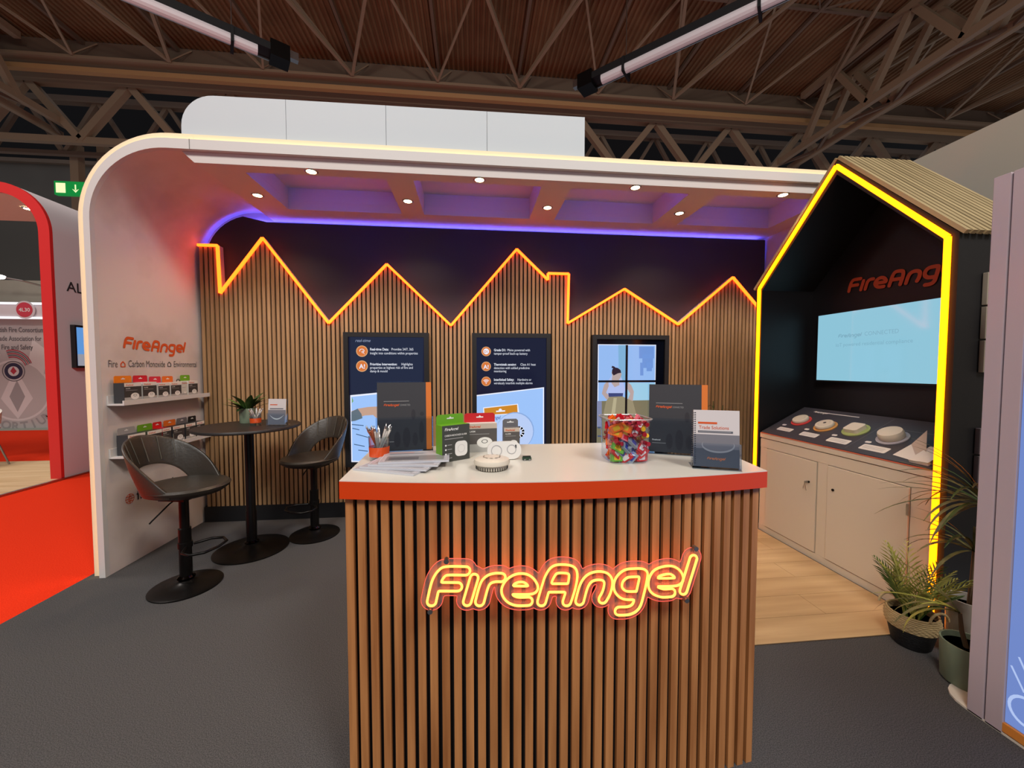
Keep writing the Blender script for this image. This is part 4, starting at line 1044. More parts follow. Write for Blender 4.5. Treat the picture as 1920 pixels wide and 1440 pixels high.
# ---------------------------------------------------------------- things on the counter
tumbler('pen_tumbler', 'clear glass tumbler with orange band full of pens on the white counter', (-.381, 1.598, ZT+.0002), .042, .099, (.019, .058))
pens_in((-.381, 1.598, ZT+.0002), .042, 15, 'white ballpoint pen standing in the tumbler on the white counter', 'copper ballpoint pen standing in the tumbler on the white counter', 'pens on the counter', 9, .35)
# magazines fanned in a stack
paper = M('magazine_paper', (190, 190, 196), .35); mag_g = M('magazine_photo', (132, 128, 130), .3); mag_d = M('magazine_photo_dark', (96, 92, 96), .3)
mags = [(-.287, 1.480, -24, 'lowest grey brochure of the fanned pile on the counter'), (-.268, 1.496, -15, 'second lowest grey brochure of the fanned pile on the counter'), (-.246, 1.513, -7, 'grey brochure second from the top of the fanned pile on the counter'), (-.224, 1.532, 3, 'topmost grey brochure of the fanned pile on the counter')]
for i, (x, y, a, lab) in enumerate(mags):
    T = Matrix.Translation((x, y, ZT+.0003+i*.0075)) @ Matrix.Rotation(R(a), 4, 'Z')
    t = thing('brochure', lab, 'brochure', (x, y, ZT+.0003+i*.0075), R(a), 'fanned brochures on the counter')
    w, h = .297*.865, .21*.865
    MB().box(-w/2, w/2, -h/2, h/2, 0, .0068, paper, T).build('pages', parent=t)
    f = Frame(tuple(T @ Vector((-w/2, -h/2, .0068))), tuple(T.to_3x3() @ Vector((1, 0, 0))), tuple(T.to_3x3() @ Vector((0, 1, 0))))
    b = MB(); b.rect(f, .003, w-.003, .003, h-.003, .0003, M('magazine_cover', (176, 172, 176), .25)); b.rect(f, .02, w-.02, .02, h*.52, .0006, mag_g); b.rect(f, .03, w*.55, .03, h*.4, .0008, mag_d); b.rect(f, .02, w*.6, h*.72, h*.75, .0006, mag_d); b.rect(f, .02, w*.45, h*.82, h*.845, .0006, logo_o)
    b.build('cover_print', parent=t)
# big brochures in acrylic holders
def big_cover(b, f, w, h):
    b.rect(f, 0, w, 0, h, .0006, grey_card); b.rect(f, w*.90, w, 0, h, .001, M('print_orange_strip', (214, 116, 48), .4))
    b.rect(f, w*.12, w*.58, h*.72, h*.727, .001, M('print_grey', (150, 148, 146), .5))
    logo_flat(b, f, w*.12, h*.655, w*.28, .001, logo_o); b.text('CONNECTED', f, w*.41, h*.655, h*.034, .001, M('print_grey', (150, 148, 146), .5), sx=.72)
    for (x0, x1, z0, z1) in ((.3, .42, .05, .28), (.46, .6, .04, .34), (.64, .74, .06, .26), (.76, .86, .10, .42), (.78, .86, .5, .56), (.62, .70, .45, .6)): b.disc(f, w*(x0+x1)/2, h*(z0+z1)/2, w*(x1-x0)/2, .0008, M('print_shade', (48, 46, 50), .45), 14, h*(z1-z0)/2)
    b.text('FireAngel', f, w*.06, h*.17, h*.03, .001, white_txt, bold=.02); b.rect(f, w*.06, w*.3, h*.13, h*.137, .001, M('print_grey', (150, 148, 146), .5))
hs, hT = acrylic_stand('brochure_holder', 'clear acrylic holder with dark brochure behind the pen tumbler on the counter', (-.305, 1.753, ZT+.0002), R(9), .246, .315, .155)
leaflet(hT, 'dark_brochure', 'dark grey brochure with orange edge standing behind the pen tumbler', .235, .305, .012, big_cover, y=-.004, cover=grey_card)
hs, hT = acrylic_stand('brochure_holder', 'clear acrylic holder with dark brochure between candy tub and spiral booklet', (.884, 1.579, ZT+.0002), R(-24), .246, .306, .155)
leaflet(hT, 'dark_brochure', 'dark grey brochure with orange edge standing behind the candy tub and spiral booklet', .235, .297, .012, big_cover, y=-.004, cover=grey_card)
# spiral booklet
hs, hT = acrylic_stand('booklet_holder', 'clear acrylic holder with spiral booklet at the kiosk end of the counter', (.902, 1.34, ZT+.0002), R(-22), .165, .15, .094)
tb, fb_ = leaflet(hT, 'spiral_booklet', 'white and grey spiral bound trade booklet at the kiosk end of the counter', .155, .211, .008, trade_cover, y=-.008)
b = MB(); 
for k in range(24):
    z = .011+.189*k/23; c = fb_(.006, z, 0); nrm = fb_.n
    b.tube([tuple(Vector(c)+fb_.u*(.006*cos(t)-.006)+nrm*(.006*sin(t)-.004)) for t in [2*pi*q/9 for q in range(9)]], .0009, steel, 5, closed=True)
    b.disc(fb_, .006, z, .0022, .0012, M('print_dark', (40, 40, 44), .5), 8)
b.build('spiral_binding', parent=tb)
# product boxes
gb = carton('alarm_box', 'green and dark grey carbon monoxide alarm box beside the fanned brochures', 'box', .127, .146, .052, tabG, M('card_dark_olive', (62, 64, 58), .4), tabG, (-.083, 1.580, ZT+.0003), R(33), None, .039, disc_=False, square=True, tab_off=0, name_m=white_txt)
rb = carton('alarm_box', 'red tabbed smoke alarm box behind the green box on the counter', 'box', .141, .127, .052, M('card_scarlet', (190, 32, 36), .4), M('card_taupe', (84, 80, 78), .4), cardW, (.033, 1.739, ZT+.0003), R(8), None, .042, tm=M('card_beige', (190, 174, 158), .4))
kb = carton('alarm_box', 'grey tabbed alarm box behind the clear packed alarm on the counter', 'box', .073, .103, .047, M('card_grey', (104, 102, 104), .45), M('card_taupe', (84, 80, 78), .4), M('card_grey', (104, 102, 104), .45), (.174, 1.758, ZT+.0003), R(4), None, .035, tm=M('card_beige', (190, 174, 158), .4))
# clear capsule-shaped alarm
ca = thing('packed_alarm', 'white rounded alarm in clear shell leaning behind the round smoke alarm', 'smoke alarm', (.126, 1.548, ZT))
f = Frame((.126, 1.566, ZT+.0372), (1, .03, 0), (0, .12, 1))
wpl = M('alarm_white', (222, 218, 212), .25)
b = MB(); b.prism(rrect(0, 0, .14, .073, .034, 8), f, -.012, .012, wpl); b.build('shell', parent=ca, bevel=.004)
b = MB(); b.ring(f, -.032, 0, .020, .022, .0135, grey_ph3); b.ring(f, .03, .004, .017, .019, .0135, grey_ph3); b.rect(f, .045, .05, .008, .022, .0135, black); b.build('detail_rings', parent=ca)
# round smoke alarm
sa = thing('smoke_alarm', 'round white smoke alarm with vent slots lying on the counter', 'smoke alarm', (.069, 1.424, ZT))
c = (.069, 1.424, ZT+.0003); wa = M('alarm_ivory', (206, 196, 180), .35)
b = MB(); b.lathe([(0, 0), (.052, 0), (.058, .003), (.060, .016)], c, wa, 48); b.build('base_ring', parent=sa, smooth=True)
b = MB(); b.lathe([(.0605, .016), (.067, .021), (.068, .027), (.064, .036), (.048, .042), (.030, .044), (.029, .046), (0, .047)], c, wa, 48); b.lathe([(0, .016), (.0605, .016)], c, wa, 48); b.build('cover', parent=sa, smooth=True)
b = MB()
for k in range(40):
    t = 2*pi*k/40; b.box(-.0016, .0016, -.0006, .0006, 0, .0115, black, Matrix.Translation((c[0]+.0600*cos(t), c[1]+.0600*sin(t), c[2]+.0025)) @ Matrix.Rotation(t+pi/2, 4, 'Z'))
b.build('vent_slots', parent=sa)
b = MB(); ft = Frame((c[0], c[1], c[2]+.0445), (1, 0, 0), (0, 1, 0))
for k in range(10): b.ring(ft, 0, 0, .029, .033, .0012, M('print_brown', (96, 74, 62), .5), 3, 1., 2*pi*k/10, 2*pi*k/10+.38)
b.build('sounder_slots', parent=sa)
# small green dongle
us = thing('usb_receiver', 'tiny dark green circuit receiver lying on the counter beside the round alarm', 'receiver', (.221, 1.546, ZT))
b = MB(); b.box(.199, .235, 1.532, 1.549, ZT+.002, ZT+.012, M('circuit_green', (44, 66, 50), .4)); b.box(.201, .233, 1.536, 1.546, ZT+.012, ZT+.017, M('circuit_dark', (30, 40, 34), .4)); b.build('circuit_body', parent=us)
b = MB(); b.box(.203, .211, 1.524, 1.532, ZT+.0003, ZT+.008, steel); b.box(.223, .231, 1.524, 1.532, ZT+.0003, ZT+.008, steel); b.build('contacts', parent=us)
# candy tub
JX, JY = .614, 1.505
jt = thing('candy_tub', 'square clear plastic tub full of wrapped sweets on the counter', 'tub', (JX, JY, ZT))
def rr_lathe(mb, prof, cx, cy_, cz, m, n=6):
    vs = []; fs = []; K = None
    for w, r, z in prof:
        p = rrect(cx, cy_, w, w, r, n); K = len(p); vs += [(a, c, cz+z) for a, c in p]
    for i in range(len(prof)-1):
        for k in range(K): fs.append((i*K+k, i*K+(k+1) % K, (i+1)*K+(k+1) % K, (i+1)*K+k))
    fs += [tuple(range(K))[::-1]]
    mb.add(vs, fs, m)
b = MB(); rr_lathe(b, [(.138, .026, .0003), (.152, .028, .008), (.163, .030, .166), (.174, .034, .169), (.174, .034, .174)], JX, JY, ZT, acrylic); b.build('tub_wall', parent=jt, smooth=True)
b = MB(); P = rrect(JX, JY, .176, .176, .034, 6); b.tube([(a, c_, ZT+.175) for a, c_ in P], .0028, M('rim_gloss', (235, 225, 215), .1, trans=.6), 6, closed=True); b.build('rim', parent=jt, smooth=True)
def candy(kind, m1, m2, lab):
    t = thing('wrapped_sweet', lab, 'sweet', (0, 0, 0), group='wrapped sweets in the tub')
    if kind == 'roll':
        b = MB(); b.lathe([(.0, -.022), (.0075, -.02), (.009, -.014), (.009, .014), (.0075, .02), (0, .022)], (0, 0, 0), m1, 12); b.build('wrapper', parent=t, smooth=True)
        b = MB(); b.lathe([(.0092, -.006), (.0092, .006)], (0, 0, 0), m2, 12, cap=False)
        for s_ in (-1, 1): b.lathe([(.002, s_*.021), (.009, s_*.030), (.0085, s_*.032)], (0, 0, 0), m1, 10)
        b.build('twisted_ends', parent=t, smooth=True)
    else:
        b = MB(); b.prism(rrect(0, 0, .046, .03, .004, 3), Frame((0, 0, 0), (1, 0, 0), (0, 1, 0)), -.006, .006, m1)
        b.build('packet', parent=t, bevel=.003)
        b = MB(); b.prism(rrect(0, 0, .026, .018, .003, 3), Frame((0, 0, 0), (1, 0, 0), (0, 1, 0)), -.0064, .0064, m2)
        for s_ in (-1, 1): b.box(s_*.023, s_*.028, -.014, .014, -.001, .001, m1)
        b.build('packet_print', parent=t)
    return t
cr = M('wrap_red', (196, 26, 40), .25); cr2 = M('wrap_dark_red', (150, 20, 34), .3); cy_m = M('wrap_yellow', (214, 168, 40), .25); co = M('wrap_orange', (232, 104, 30), .25); cg = M('wrap_green', (96, 160, 50), .25); cw = M('wrap_white', (224, 212, 212), .3); cs = M('wrap_silver', (150, 160, 172), .25, metal=.3); cb = M('wrap_blue', (50, 60, 140), .3); cp_ = M('wrap_pink', (214, 110, 120), .3)
kinds = [('packet', cr, cw, 'red sweet packet in the clear tub on the counter'), ('roll', cr2, cp_, 'dark red twisted sweet in the clear tub on the counter'), ('roll', cy_m, cr, 'yellow twisted sweet in the clear tub on the counter'), ('packet', co, cy_m, 'orange sweet packet in the clear tub on the counter'), ('packet', cs, cb, 'silver and blue sweet packet in the clear tub on the counter'), ('packet', cg, cy_m, 'green sweet packet in the clear tub on the counter'), ('packet', cp_, cr, 'pink sweet packet in the clear tub on the counter')]
protos = [None]*len(kinds); rn = random.Random(11)
seq = [1, 0, 1, 6, 1, 2, 0, 1, 1, 3, 1, 1, 0, 1, 1, 2]
idx = 0
for lz in range(8):
    z = ZT+.020+lz*.0203; half = .049+lz*.0012
    for gx in range(4):
        for gy in range(4):
            if lz < 7 and gx in (1, 2) and gy in (1, 2, 3): continue       # the hidden middle stays empty
            if lz < 7 and gy == 3: continue
            if lz == 7 and rn.random() < .35: continue
            k = seq[idx % 16]; idx += 1
            if lz < 3 and gy == 0: k = [5, 0, 4, 0][gx] if rn.random() < .7 else 0
            if lz in (1, 2, 3) and gy == 0 and gx in (1, 2): k = 4
            if lz in (5, 6) and gx in (0, 1) and gy == 0: k = 3
            if protos[k] is None: o = protos[k] = candy(*kinds[k])
            else: o = dup(protos[k], (0, 0, 0))
            o.location = (JX-half+2*half*gx/3+rn.uniform(-.005, .005), JY-half+2*half*gy/3+rn.uniform(-.003, .006), z)
            o.rotation_euler = (rn.uniform(.9, 2.0), rn.uniform(-.9, .9), rn.uniform(-.5, .5))
# ---------------------------------------------------------------- house-shaped kiosk
KX, KB = 2.63, 3.14
RT, LF, AP = 1.86, 3.36, 2.59        # outer: near side, far side, ridge (y)
EV, RG = 2.235, 3.005
kb_m = M('kiosk_black', (16, 15, 17), .5)
ks = thing('house_kiosk', 'black house-shaped kiosk with oak slat roof and yellow neon outline', 'kiosk', (2.9, 2.6, 0))
fk = FR((KX, 0, 0))        # u = -Y ; a = -y
def Y(y): return -y
outp = [(Y(LF), 0), (Y(LF), EV), (Y(AP), RG), (Y(RT), EV), (Y(RT), 0)]
th = .07
inp = [(Y(LF-th), 0), (Y(LF-th), EV-.03), (Y(AP), RG-.105), (Y(RT+th), EV-.03), (Y(RT+th), 0)]
names = ['far_side_wall', 'far_roof_board', 'near_roof_board', 'near_side_wall']
for i in range(4):
    MB().prism([outp[i], outp[i+1], inp[i+1], inp[i]], fk, -.56, 0, kb_m).build(names[i], parent=ks)
MB().prism([(Y(LF-th), 0), (Y(LF-th), EV-.03), (Y(AP), RG-.105), (Y(RT+th), EV-.03), (Y(RT+th), 0)], fk, -.56, -.51, kb_m).build('back_panel', parent=ks)
b = MB()
for s_, ye in ((1, RT), (-1, LF)):
    p0 = Vector((0, AP, RG+.004)); p1 = Vector((0, ye-.02*s_, EV-.012)); nrm = Vector((0, -(p0.z-p1.z)*(1 if s_ > 0 else -1), abs(p0.y-p1.y))).normalized()
    x = KX-.005
    while x < KX+.555:
        for q in ((0,),): 
            a = [Vector((x, p0.y, p0.z)), Vector((x+.0275, p0.y, p0.z)), Vector((x+.0275, p1.y, p1.z)), Vector((x, p1.y, p1.z))]
            vs = [tuple(v) for v in a]+[tuple(v+nrm*.022) for v in a]
            b.add(vs, [(0, 1, 2, 3), (4, 5, 6, 7), (0, 1, 5, 4), (1, 2, 6, 5), (2, 3, 7, 6), (3, 0, 4, 7)], wood_r)
        x += .042
b.build('roof_slats', parent=ks)
NP = [(KX-.008, 3.315, .02), (KX-.008, 3.315, EV-.01), (KX-.008, AP, RG-.045), (KX-.008, 1.905, EV-.01), (KX-.008, 1.905, .02)]
b = MB()
for p, q in zip(NP[:-1], NP[1:]): b.bar(p, q, .026, .018, neon_y, up=(1, 0, 0))
o = b.build('neon_outline', parent=ks); o['label'] = 'glowing yellow neon line around the gable'
XB = KB-.004
b = MB(); fl = FR((XB, 0, 0)); y0 = 2.955
logo_flat(b, fl, Y(y0), 2.12, .80, .004, M('kiosk_logo', (176, 66, 30), .5)); b.build('logo_lettering', parent=ks)
# lowered screen
kt = thing('landscape_screen', 'wide pale blue screen mounted inside the black house kiosk', 'screen', (XB, 2.65, 1.38))
MB().box(XB-.045, XB-.004, 2.125, 3.185, 1.38, 1.975, black).build('frame', parent=kt)
f = FR((XB-.046, 0, 0)); b = MB()
b.rect(f, Y(3.175), Y(2.135), 1.392, 1.965, .0005, M('kiosk_screen_blue', (0, 0, 0), .08, emit=(142, 196, 216), es=1., spec=.4)); b.build('display', parent=kt)
b = MB(); dim = M('kiosk_screen_text', (0, 0, 0), .2, emit=(124, 172, 192), es=1.)
logo_flat(b, f, Y(2.98), 1.755, .2, .002, dim); b.text('CONNECTED', f, Y(2.76), 1.755, .045, .002, dim, sx=.9); b.text('IoT powered residential compliance', f, Y(3.0), 1.68, .042, .002, dim, sx=.95); b.build('lettering', parent=kt)
# cabinet with sloped display top
cab_m = M('cabinet_cream', (204, 190, 168), .5)
cb_ = thing('kiosk_cabinet', 'cream two door cabinet filling the base of the black house kiosk', 'cabinet', (2.9, 2.6, 0))
ya, yb = 1.94, 3.28
MB().box(2.66, 3.08, ya, yb, 0, .862, cab_m).build('body', parent=cb_)
MB().box(2.642, 2.66, ya, yb, .862, .905, cab_m).box(2.66, 3.08, ya, yb, .862, .903, cab_m).build('worktop', parent=cb_)
b = MB(); b.box(2.648, 2.66, ya, yb, .775, .855, cab_m); b.box(2.648, 2.66, ya, yb, 0, .055, cab_m); b.box(2.650, 2.66, 2.60, 2.685, .055, .775, cab_m); b.box(2.650, 2.66, ya, 2.05, .055, .775, cab_m); b.box(2.650, 2.66, 3.2, yb, .055, .775, cab_m); b.build('face_frame', parent=cb_)
for y0, y1, ky, keyed in ((2.055, 2.595, 2.545, 0), (2.69, 3.195, 2.75, 1)):
    d = MB().box(2.640, 2.655, y0, y1, .06, .77, cab_m).build('door', parent=cb_, bevel=.003)
    b = MB(); ff = FR((2.640, 0, 0)); b.prism([(Y(ky)+.009*cos(2*pi*k/16), .60+.009*sin(2*pi*k/16)) for k in range(16)], ff, 0, .006, black_m)
    if keyed:
        b.box(2.60, 2.634, ky-.002, ky+.002, .592, .608, steel); b.tube([(2.605, ky, .595), (2.607, ky+.012, .57), (2.609, ky+.02, .545)], .0022, steel, 6); b.tube([(2.605, ky, .595), (2.606, ky-.006, .56), (2.609, ky-.01, .535)], .002, steel, 6)
    b.build('lock', parent=d)
    if not keyed:
        b = MB(); b.box(2.634, 2.642, y0-.004, y0+.006, .60, .67, steel); b.build('hinge', parent=d)
# sloped board
S0 = Vector((2.645, 0, .915)); S1 = Vector((3.07, 0, 1.135)); sv = (S1-S0).normalized(); SL = (S1-S0).length
sb = thing('display_board', 'dark grey sloping board with card labels on the kiosk cabinet', 'display board', (2.85, 2.6, .91))
fs2 = Frame((S0.x, 3.27, S0.z), (0, -1, 0), tuple(sv))      # u = -Y, v = up the slope
BW = 3.27-1.95
b = MB(); b.add([(2.645, y, z) for y in (1.95, 3.27) for z in (.906, .915)]+[(3.07, y, z) for y in (1.95, 3.27) for z in (.906, 1.135)], [(0, 1, 3, 2), (4, 6, 7, 5), (0, 4, 5, 1), (2, 3, 7, 6), (1, 5, 7, 3), (0, 2, 6, 4)], M('board_grey', (64, 62, 68), .4)); b.build('board', parent=sb)
b = MB(); b.box(2.638, 2.645, 1.95, 3.27, .904, .908, M('thin_orange_line', (226, 104, 66), .4)); b.build('orange_line', parent=sb)
def brd(px, py):   # photograph point on the board plane
    d = _rt*((px-960)/720.)+_up*((720-py)/720.)+_fw; C0 = Vector((0, 0, 1.5)); nn = fs2.n; t = (fs2.o-C0).dot(nn)/d.dot(nn); p = C0+d*t-fs2.o
    return p.dot(fs2.u), p.dot(fs2.v)
for x, y, w, h in ((1472, 805, .15, .05), (1517, 815, .155, .055), (1572, 826.5, .165, .06), (1639, 841, .175, .065)):
    b = MB(); u, v = brd(x, y); b.poly(rrect(u, v, w, h, .01, 3), fs2, .001, cardW)
    for q in (-.012, 0, .012): b.rect(fs2, u-w*.42, u+w*.36, v+q-.0015, v+q+.0015, .0016, M('print_grey', (150, 148, 146), .5))
    b.build('card_label', parent=sb)
for x, y in ((1471, 796.5), (1513, 805), (1565, 816), (1628, 829)):
    u, v = brd(x, y); MB().poly(rrect(u, v, .04, .022, .009, 3), fs2, .001, cardW).build('number_tag', parent=sb)
b = MB()
u, v = brd(1527, 772); b.rect(fs2, u, u+.40, v-.006, v+.006, .001, M('board_title', (190, 186, 182), .4)); logo_flat(b, fs2, u, v-.012, .14, .0015, cardW)
b.rect(fs2, .78, .785, .02, SL-.02, .001, M('board_seam', (96, 94, 98), .4))
b.rect(fs2, .86, 1.3, .335, .342, .001, M('board_seam', (96, 94, 98), .4))
b.build('title_print', parent=sb)
ivory = M('alarm_cream', (212, 202, 180), .4)
def ellipse_disc(mb, u, v, r, d0, d1, m, n=32):
    mb.prism([(u+r*cos(2*pi*k/n), v+r*sin(2*pi*k/n)) for k in range(n)], fs2, d0, d1, m)
for (x, y, r, base_c, lab, kind) in ((1503, 790, .078, (206, 70, 66), 'round cream alarm on a red disc, first on the sloping kiosk board', 'r'), (1548, 800.5, .082, (204, 150, 84), 'round cream alarm on a tan disc, second on the sloping kiosk board', 'h'), (1605, 807.5, .086, (158, 170, 104), 'square cream alarm on a green disc, third on the sloping kiosk board', 's'), (1674, 822, .088, (176, 172, 176), 'tall round cream alarm on a pale grey disc, fourth on the sloping kiosk board', 't')):
    u, v = brd(x, y)
    t = thing('mounted_alarm', lab, 'smoke alarm', fs2(u, v, 0), group=None)
    b = MB(); ellipse_disc(b, u, v, r, .0012, .008, M('disc_'+kind, base_c, .45)); b.build('coloured_disc', parent=t)
    b = MB()
    if kind == 's':
        b.prism(rrect(u, v, .105, .105, .02, 5), fs2, .008, .038, ivory); b.build('alarm_body', parent=t, bevel=.006)
    else:
        hgt = .058 if kind == 't' else .034
        R_ = r*.80; n = 36; prof = [(R_*.93, .008), (R_, .014), (R_, hgt*.75), (R_*.93, hgt), (R_*.4, hgt+.002)]
        vs = [fs2(u+rr*cos(2*pi*k/n), v+rr*sin(2*pi*k/n), z) for rr, z in prof for k in range(n)]
        fs = [(i*n+k, i*n+(k+1) % n, (i+1)*n+(k+1) % n, (i+1)*n+k) for i in range(4) for k in range(n)]+[tuple(4*n+k for k in range(n))]
        b.add(vs, fs, ivory); b.build('alarm_body', parent=t, smooth=True)
        if kind != 't':
            b = MB(); b.ring(fs2, u, v, R_+.0002, R_+.0008, .020, M('print_grey', (150, 148, 146), .5)); b.ring(fs2, u, v, R_*.62, R_*.64, hgt+.0022, M('print_grey', (150, 148, 146), .5)); 
            if kind == 'h': b.disc(fs2, u, v+.008, .012, hgt+.0026, M('print_dark', (40, 40, 44), .5), 10)
            b.build('alarm_detail', parent=t)
# loose papers at the near end
u, v = brd(1700, 862)
pp = thing('folded_leaflet', 'white folded leaflet propped at the near end of the sloping kiosk board', 'leaflet', fs2(u, v, .0))
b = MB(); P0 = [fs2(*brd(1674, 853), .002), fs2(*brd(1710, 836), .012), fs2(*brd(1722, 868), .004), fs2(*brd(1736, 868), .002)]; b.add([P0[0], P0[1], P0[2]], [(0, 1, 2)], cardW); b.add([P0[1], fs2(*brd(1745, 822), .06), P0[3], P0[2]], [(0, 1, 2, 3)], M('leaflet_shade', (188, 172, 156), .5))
b.build('sheet', parent=pp)
pp = thing('leaflet_stack', 'small stack of pale leaflets beside the folded leaflet on the kiosk board', 'leaflet', fs2(1.27, .08, 0))
MB().prism(rrect(1.245, .10, .10, .17, .004, 2), fs2, .001, .02, cardW).build('pages', parent=pp)
# brochure pockets on the kiosk side
for i, (z0, z1, lab) in enumerate(((1.845, 2.02, 'upper pale card pocket on the dark side of the kiosk, topmost of three'), (1.66, 1.835, 'upper pale card pocket on the dark side of the kiosk, middle of three'), (1.475, 1.65, 'upper pale card pocket on the dark side of the kiosk, lowest of three'), (1.02, 1.165, 'lower grey card pocket on the dark side of the kiosk, upper of two'), (.80, 1.01, 'lower grey card pocket on the dark side of the kiosk, lower of two'))):
    MBx = MB().box(2.785, 3.03, 1.835, 1.858, z0, z1, M('pocket_pale', (150, 142, 126), .5) if i < 3 else M('pocket_grey', (92, 84, 88), .5))
    tag(MBx.build('card_pocket', bevel=.002), lab, 'card pocket')

# ---------------------------------------------------------------- neighbouring stand on the kiosk side
struct(MB().box(3.62, 3.72, -.5, 4.6, 0, 3.205, M('neighbour_cream', (176, 170, 156), .7)).build('wall_right'), 'tall pale wall of the neighbouring stand rising behind the kiosk roof')
lb = thing('lightbox_wall', 'glossy mauve white wall end with a blue lit panel beside the kiosk plants', 'display wall', (2.3, .9, 0))
gl_ = M('glossy_mauve_white', (188, 172, 178), .18)
b = MB(); b.box(2.15, 2.45, 1.362, 1.415, 0, 2.285, gl_); b.build('end_post', parent=lb, bevel=.002)
b = MB(); b.box(2.15, 2.45, 1.302, 1.356, 0, 2.285, gl_); b.box(2.156, 2.45, 1.356, 1.362, 0, 2.28, M('groove_grey', (110, 104, 112), .6)); b.build('inner_post', parent=lb, bevel=.002)
b = MB(); b.box(2.16, 2.45, -1., 1.302, .05, 2.285, gl_); b.box(2.155, 2.45, -1., 1.302, 2.2, 2.285, gl_); b.build('wall_body', parent=lb)
fl3 = FR((2.158, 0, 0)); b = MB(); b.rect(fl3, -1.300, .95, .055, 1.9, 0, M('lightbox_blue', (10, 12, 20), .2, emit=(112, 136, 200), es=1., spec=.3))
lw = M('lightbox_white', (0, 0, 0), .3, emit=(176, 196, 240), es=1.)
b.ring(fl3, -1.24, .145, .045, .055, .001, lw, 24, 1.1); 
for k in range(5): b.bar(fl3(-1.29+.02*k, .30+.05*k, .001), fl3(-1.25+.035*k, .22+.01*k, .001), .006, .001, lw, up=(1, 0, 0))
b.build('lit_panel', parent=lb)
b = MB(); b.box(2.150, 2.2, -1., 1.302, .014, .05, M('amber_strip', (222, 140, 60), .4)); b.build('amber_kickboard', parent=lb)

# ---------------------------------------------------------------- plants
def frond(mb, base, az, el, L, m, n=16, droop=1.0, leaflet_l=.14, w=.012, rn=None):
    """palm frond: a stem with narrow leaflets both sides"""
    rn = rn or random; p = Vector(base); e = el; pts = []
    for i in range(n+1):
        pts.append((p.copy(), e)); p = p+Vector((cos(az)*cos(e), sin(az)*cos(e), sin(e)))*(L/n); e -= droop/n
    mb.tube([tuple(q[0]) for q in pts], [.004*(1-.8*i/n) for i in range(n+1)], m, 5)
    side = Vector((-sin(az), cos(az), 0))
    for i in range(2, n+1):
        t = i/n; l = leaflet_l*(sin(pi*min(.95, .25+.7*t))); d = Vector((cos(az)*cos(pts[i][1]), sin(az)*cos(pts[i][1]), sin(pts[i][1])))
        for s_ in (-1, 1):
            dr = (d*.75+side*s_*.6+Vector((0, 0, rn.uniform(.0, .25)))).normalized(); q = pts[i][0]; tip = q+dr*l+Vector((0, 0, -.15*l)); mid = q+dr*l*.5+Vector((0, 0, .02*l))
            wv = dr.cross(Vector((0, 0, 1)))*w*.5
            mb.add([tuple(q-wv*.4), tuple(q+wv*.4), tuple(mid+wv), tuple(tip), tuple(mid-wv)], [(0, 1, 2, 3, 4)], m)
palm_m = M('palm_leaf', (132, 138, 60), .5, noise=(14, (172, 168, 84)))
# palm in a basket
PX, PY = 2.365, 1.80
pb = thing('basket_palm', 'small green palm in a wicker and black basket at the foot of the kiosk', 'plant', (PX, PY, 0))
wick = M('wicker', (170, 146, 104), .7, bump=((40, 40, 300), .6)); wick_b = M('wicker_black', (14, 12, 14), .6, bump=((40, 40, 300), .6))
b = MB(); b.lathe([(0, 0), (.072, 0), (.080, .01), (.100, .105)], (PX, PY, 0), wick_b, 36); b.build('basket_base', parent=pb, smooth=True)
b = MB()
for k in range(9): 
    z = .108+k*.0092; r = .101+.009*sin(pi*k/9.)-.004*k/9
    b.tube([(PX+(r+.0016*(1 if (q+k) % 2 else -1))*cos(2*pi*q/48), PY+(r+.0016*(1 if (q+k) % 2 else -1))*sin(2*pi*q/48), z) for q in range(48)], .0052, wick, 6, closed=True)
b.build('basket_weave', parent=pb, smooth=True)
b = MB(); b.lathe([(0, .15), (.095, .15)], (PX, PY, 0), soil, 24); b.build('soil', parent=pb)
for s_ in (-1, 1):
    b = MB(); b.tube([(PX-.03*s_+.045*cos(t)*1.2, PY+s_*.10, .185+.045*sin(t)) for t in [pi*k/10 for k in range(11)]], .006, wick, 8); b.build('basket_handle', parent=pb, smooth=True)
rn = random.Random(21); b = MB()
for i in range(15):
    az = 2*pi*i/15+rn.uniform(-.2, .2); frond(b, (PX+.03*cos(az), PY+.03*sin(az), .15), az, rn.uniform(1.12, 1.5), rn.uniform(.26, .38), leaf if i % 4 == 0 else palm_m, 13, rn.uniform(.2, .6), .12, .010, rn)
b.build('fronds', parent=pb)
# tall dark palm
def pot_plant(name, lab, c, r, h, pm_, fr_n, L, el, mats, z0, seed, stems=True, ll=.2, w=.018, azr=(0, 2*pi)):
    t = thing(name, lab, 'plant', c); rn = random.Random(seed)
    b = MB(); pot(b, c, r, h, pm_, 40); b.build('pot', parent=t, smooth=True)
    b = MB(); b.lathe([(0, h*.86), (r*.93, h*.86)], c, soil, 28); b.build('soil', parent=t)
    b = MB()
    for i in range(fr_n):
        az = azr[0]+(azr[1]-azr[0])*(i+.5)/fr_n+rn.uniform(-.2, .2); zz = z0*rn.uniform(.75, 1.)
        bs = (c[0]+.02*cos(az), c[1]+.02*sin(az), c[2]+h*.86)
        if stems: b.tube([bs, (c[0]+.035*cos(az), c[1]+.035*sin(az), c[2]+zz)], [.007, .004], mats[0], 6); bs = (c[0]+.035*cos(az), c[1]+.035*sin(az), c[2]+zz)
        frond(b, bs, az, rn.uniform(*el), L*rn.uniform(.75, 1.1), mats[i % len(mats)], 12, rn.uniform(.8, 1.5), ll, w, rn)
    b.build('fronds', parent=t); return t
cer = M('white_ceramic', (176, 170, 160), .3)
dp = M('dark_palm_leaf', (58, 64, 34), .5, noise=(14, (110, 104, 60)))
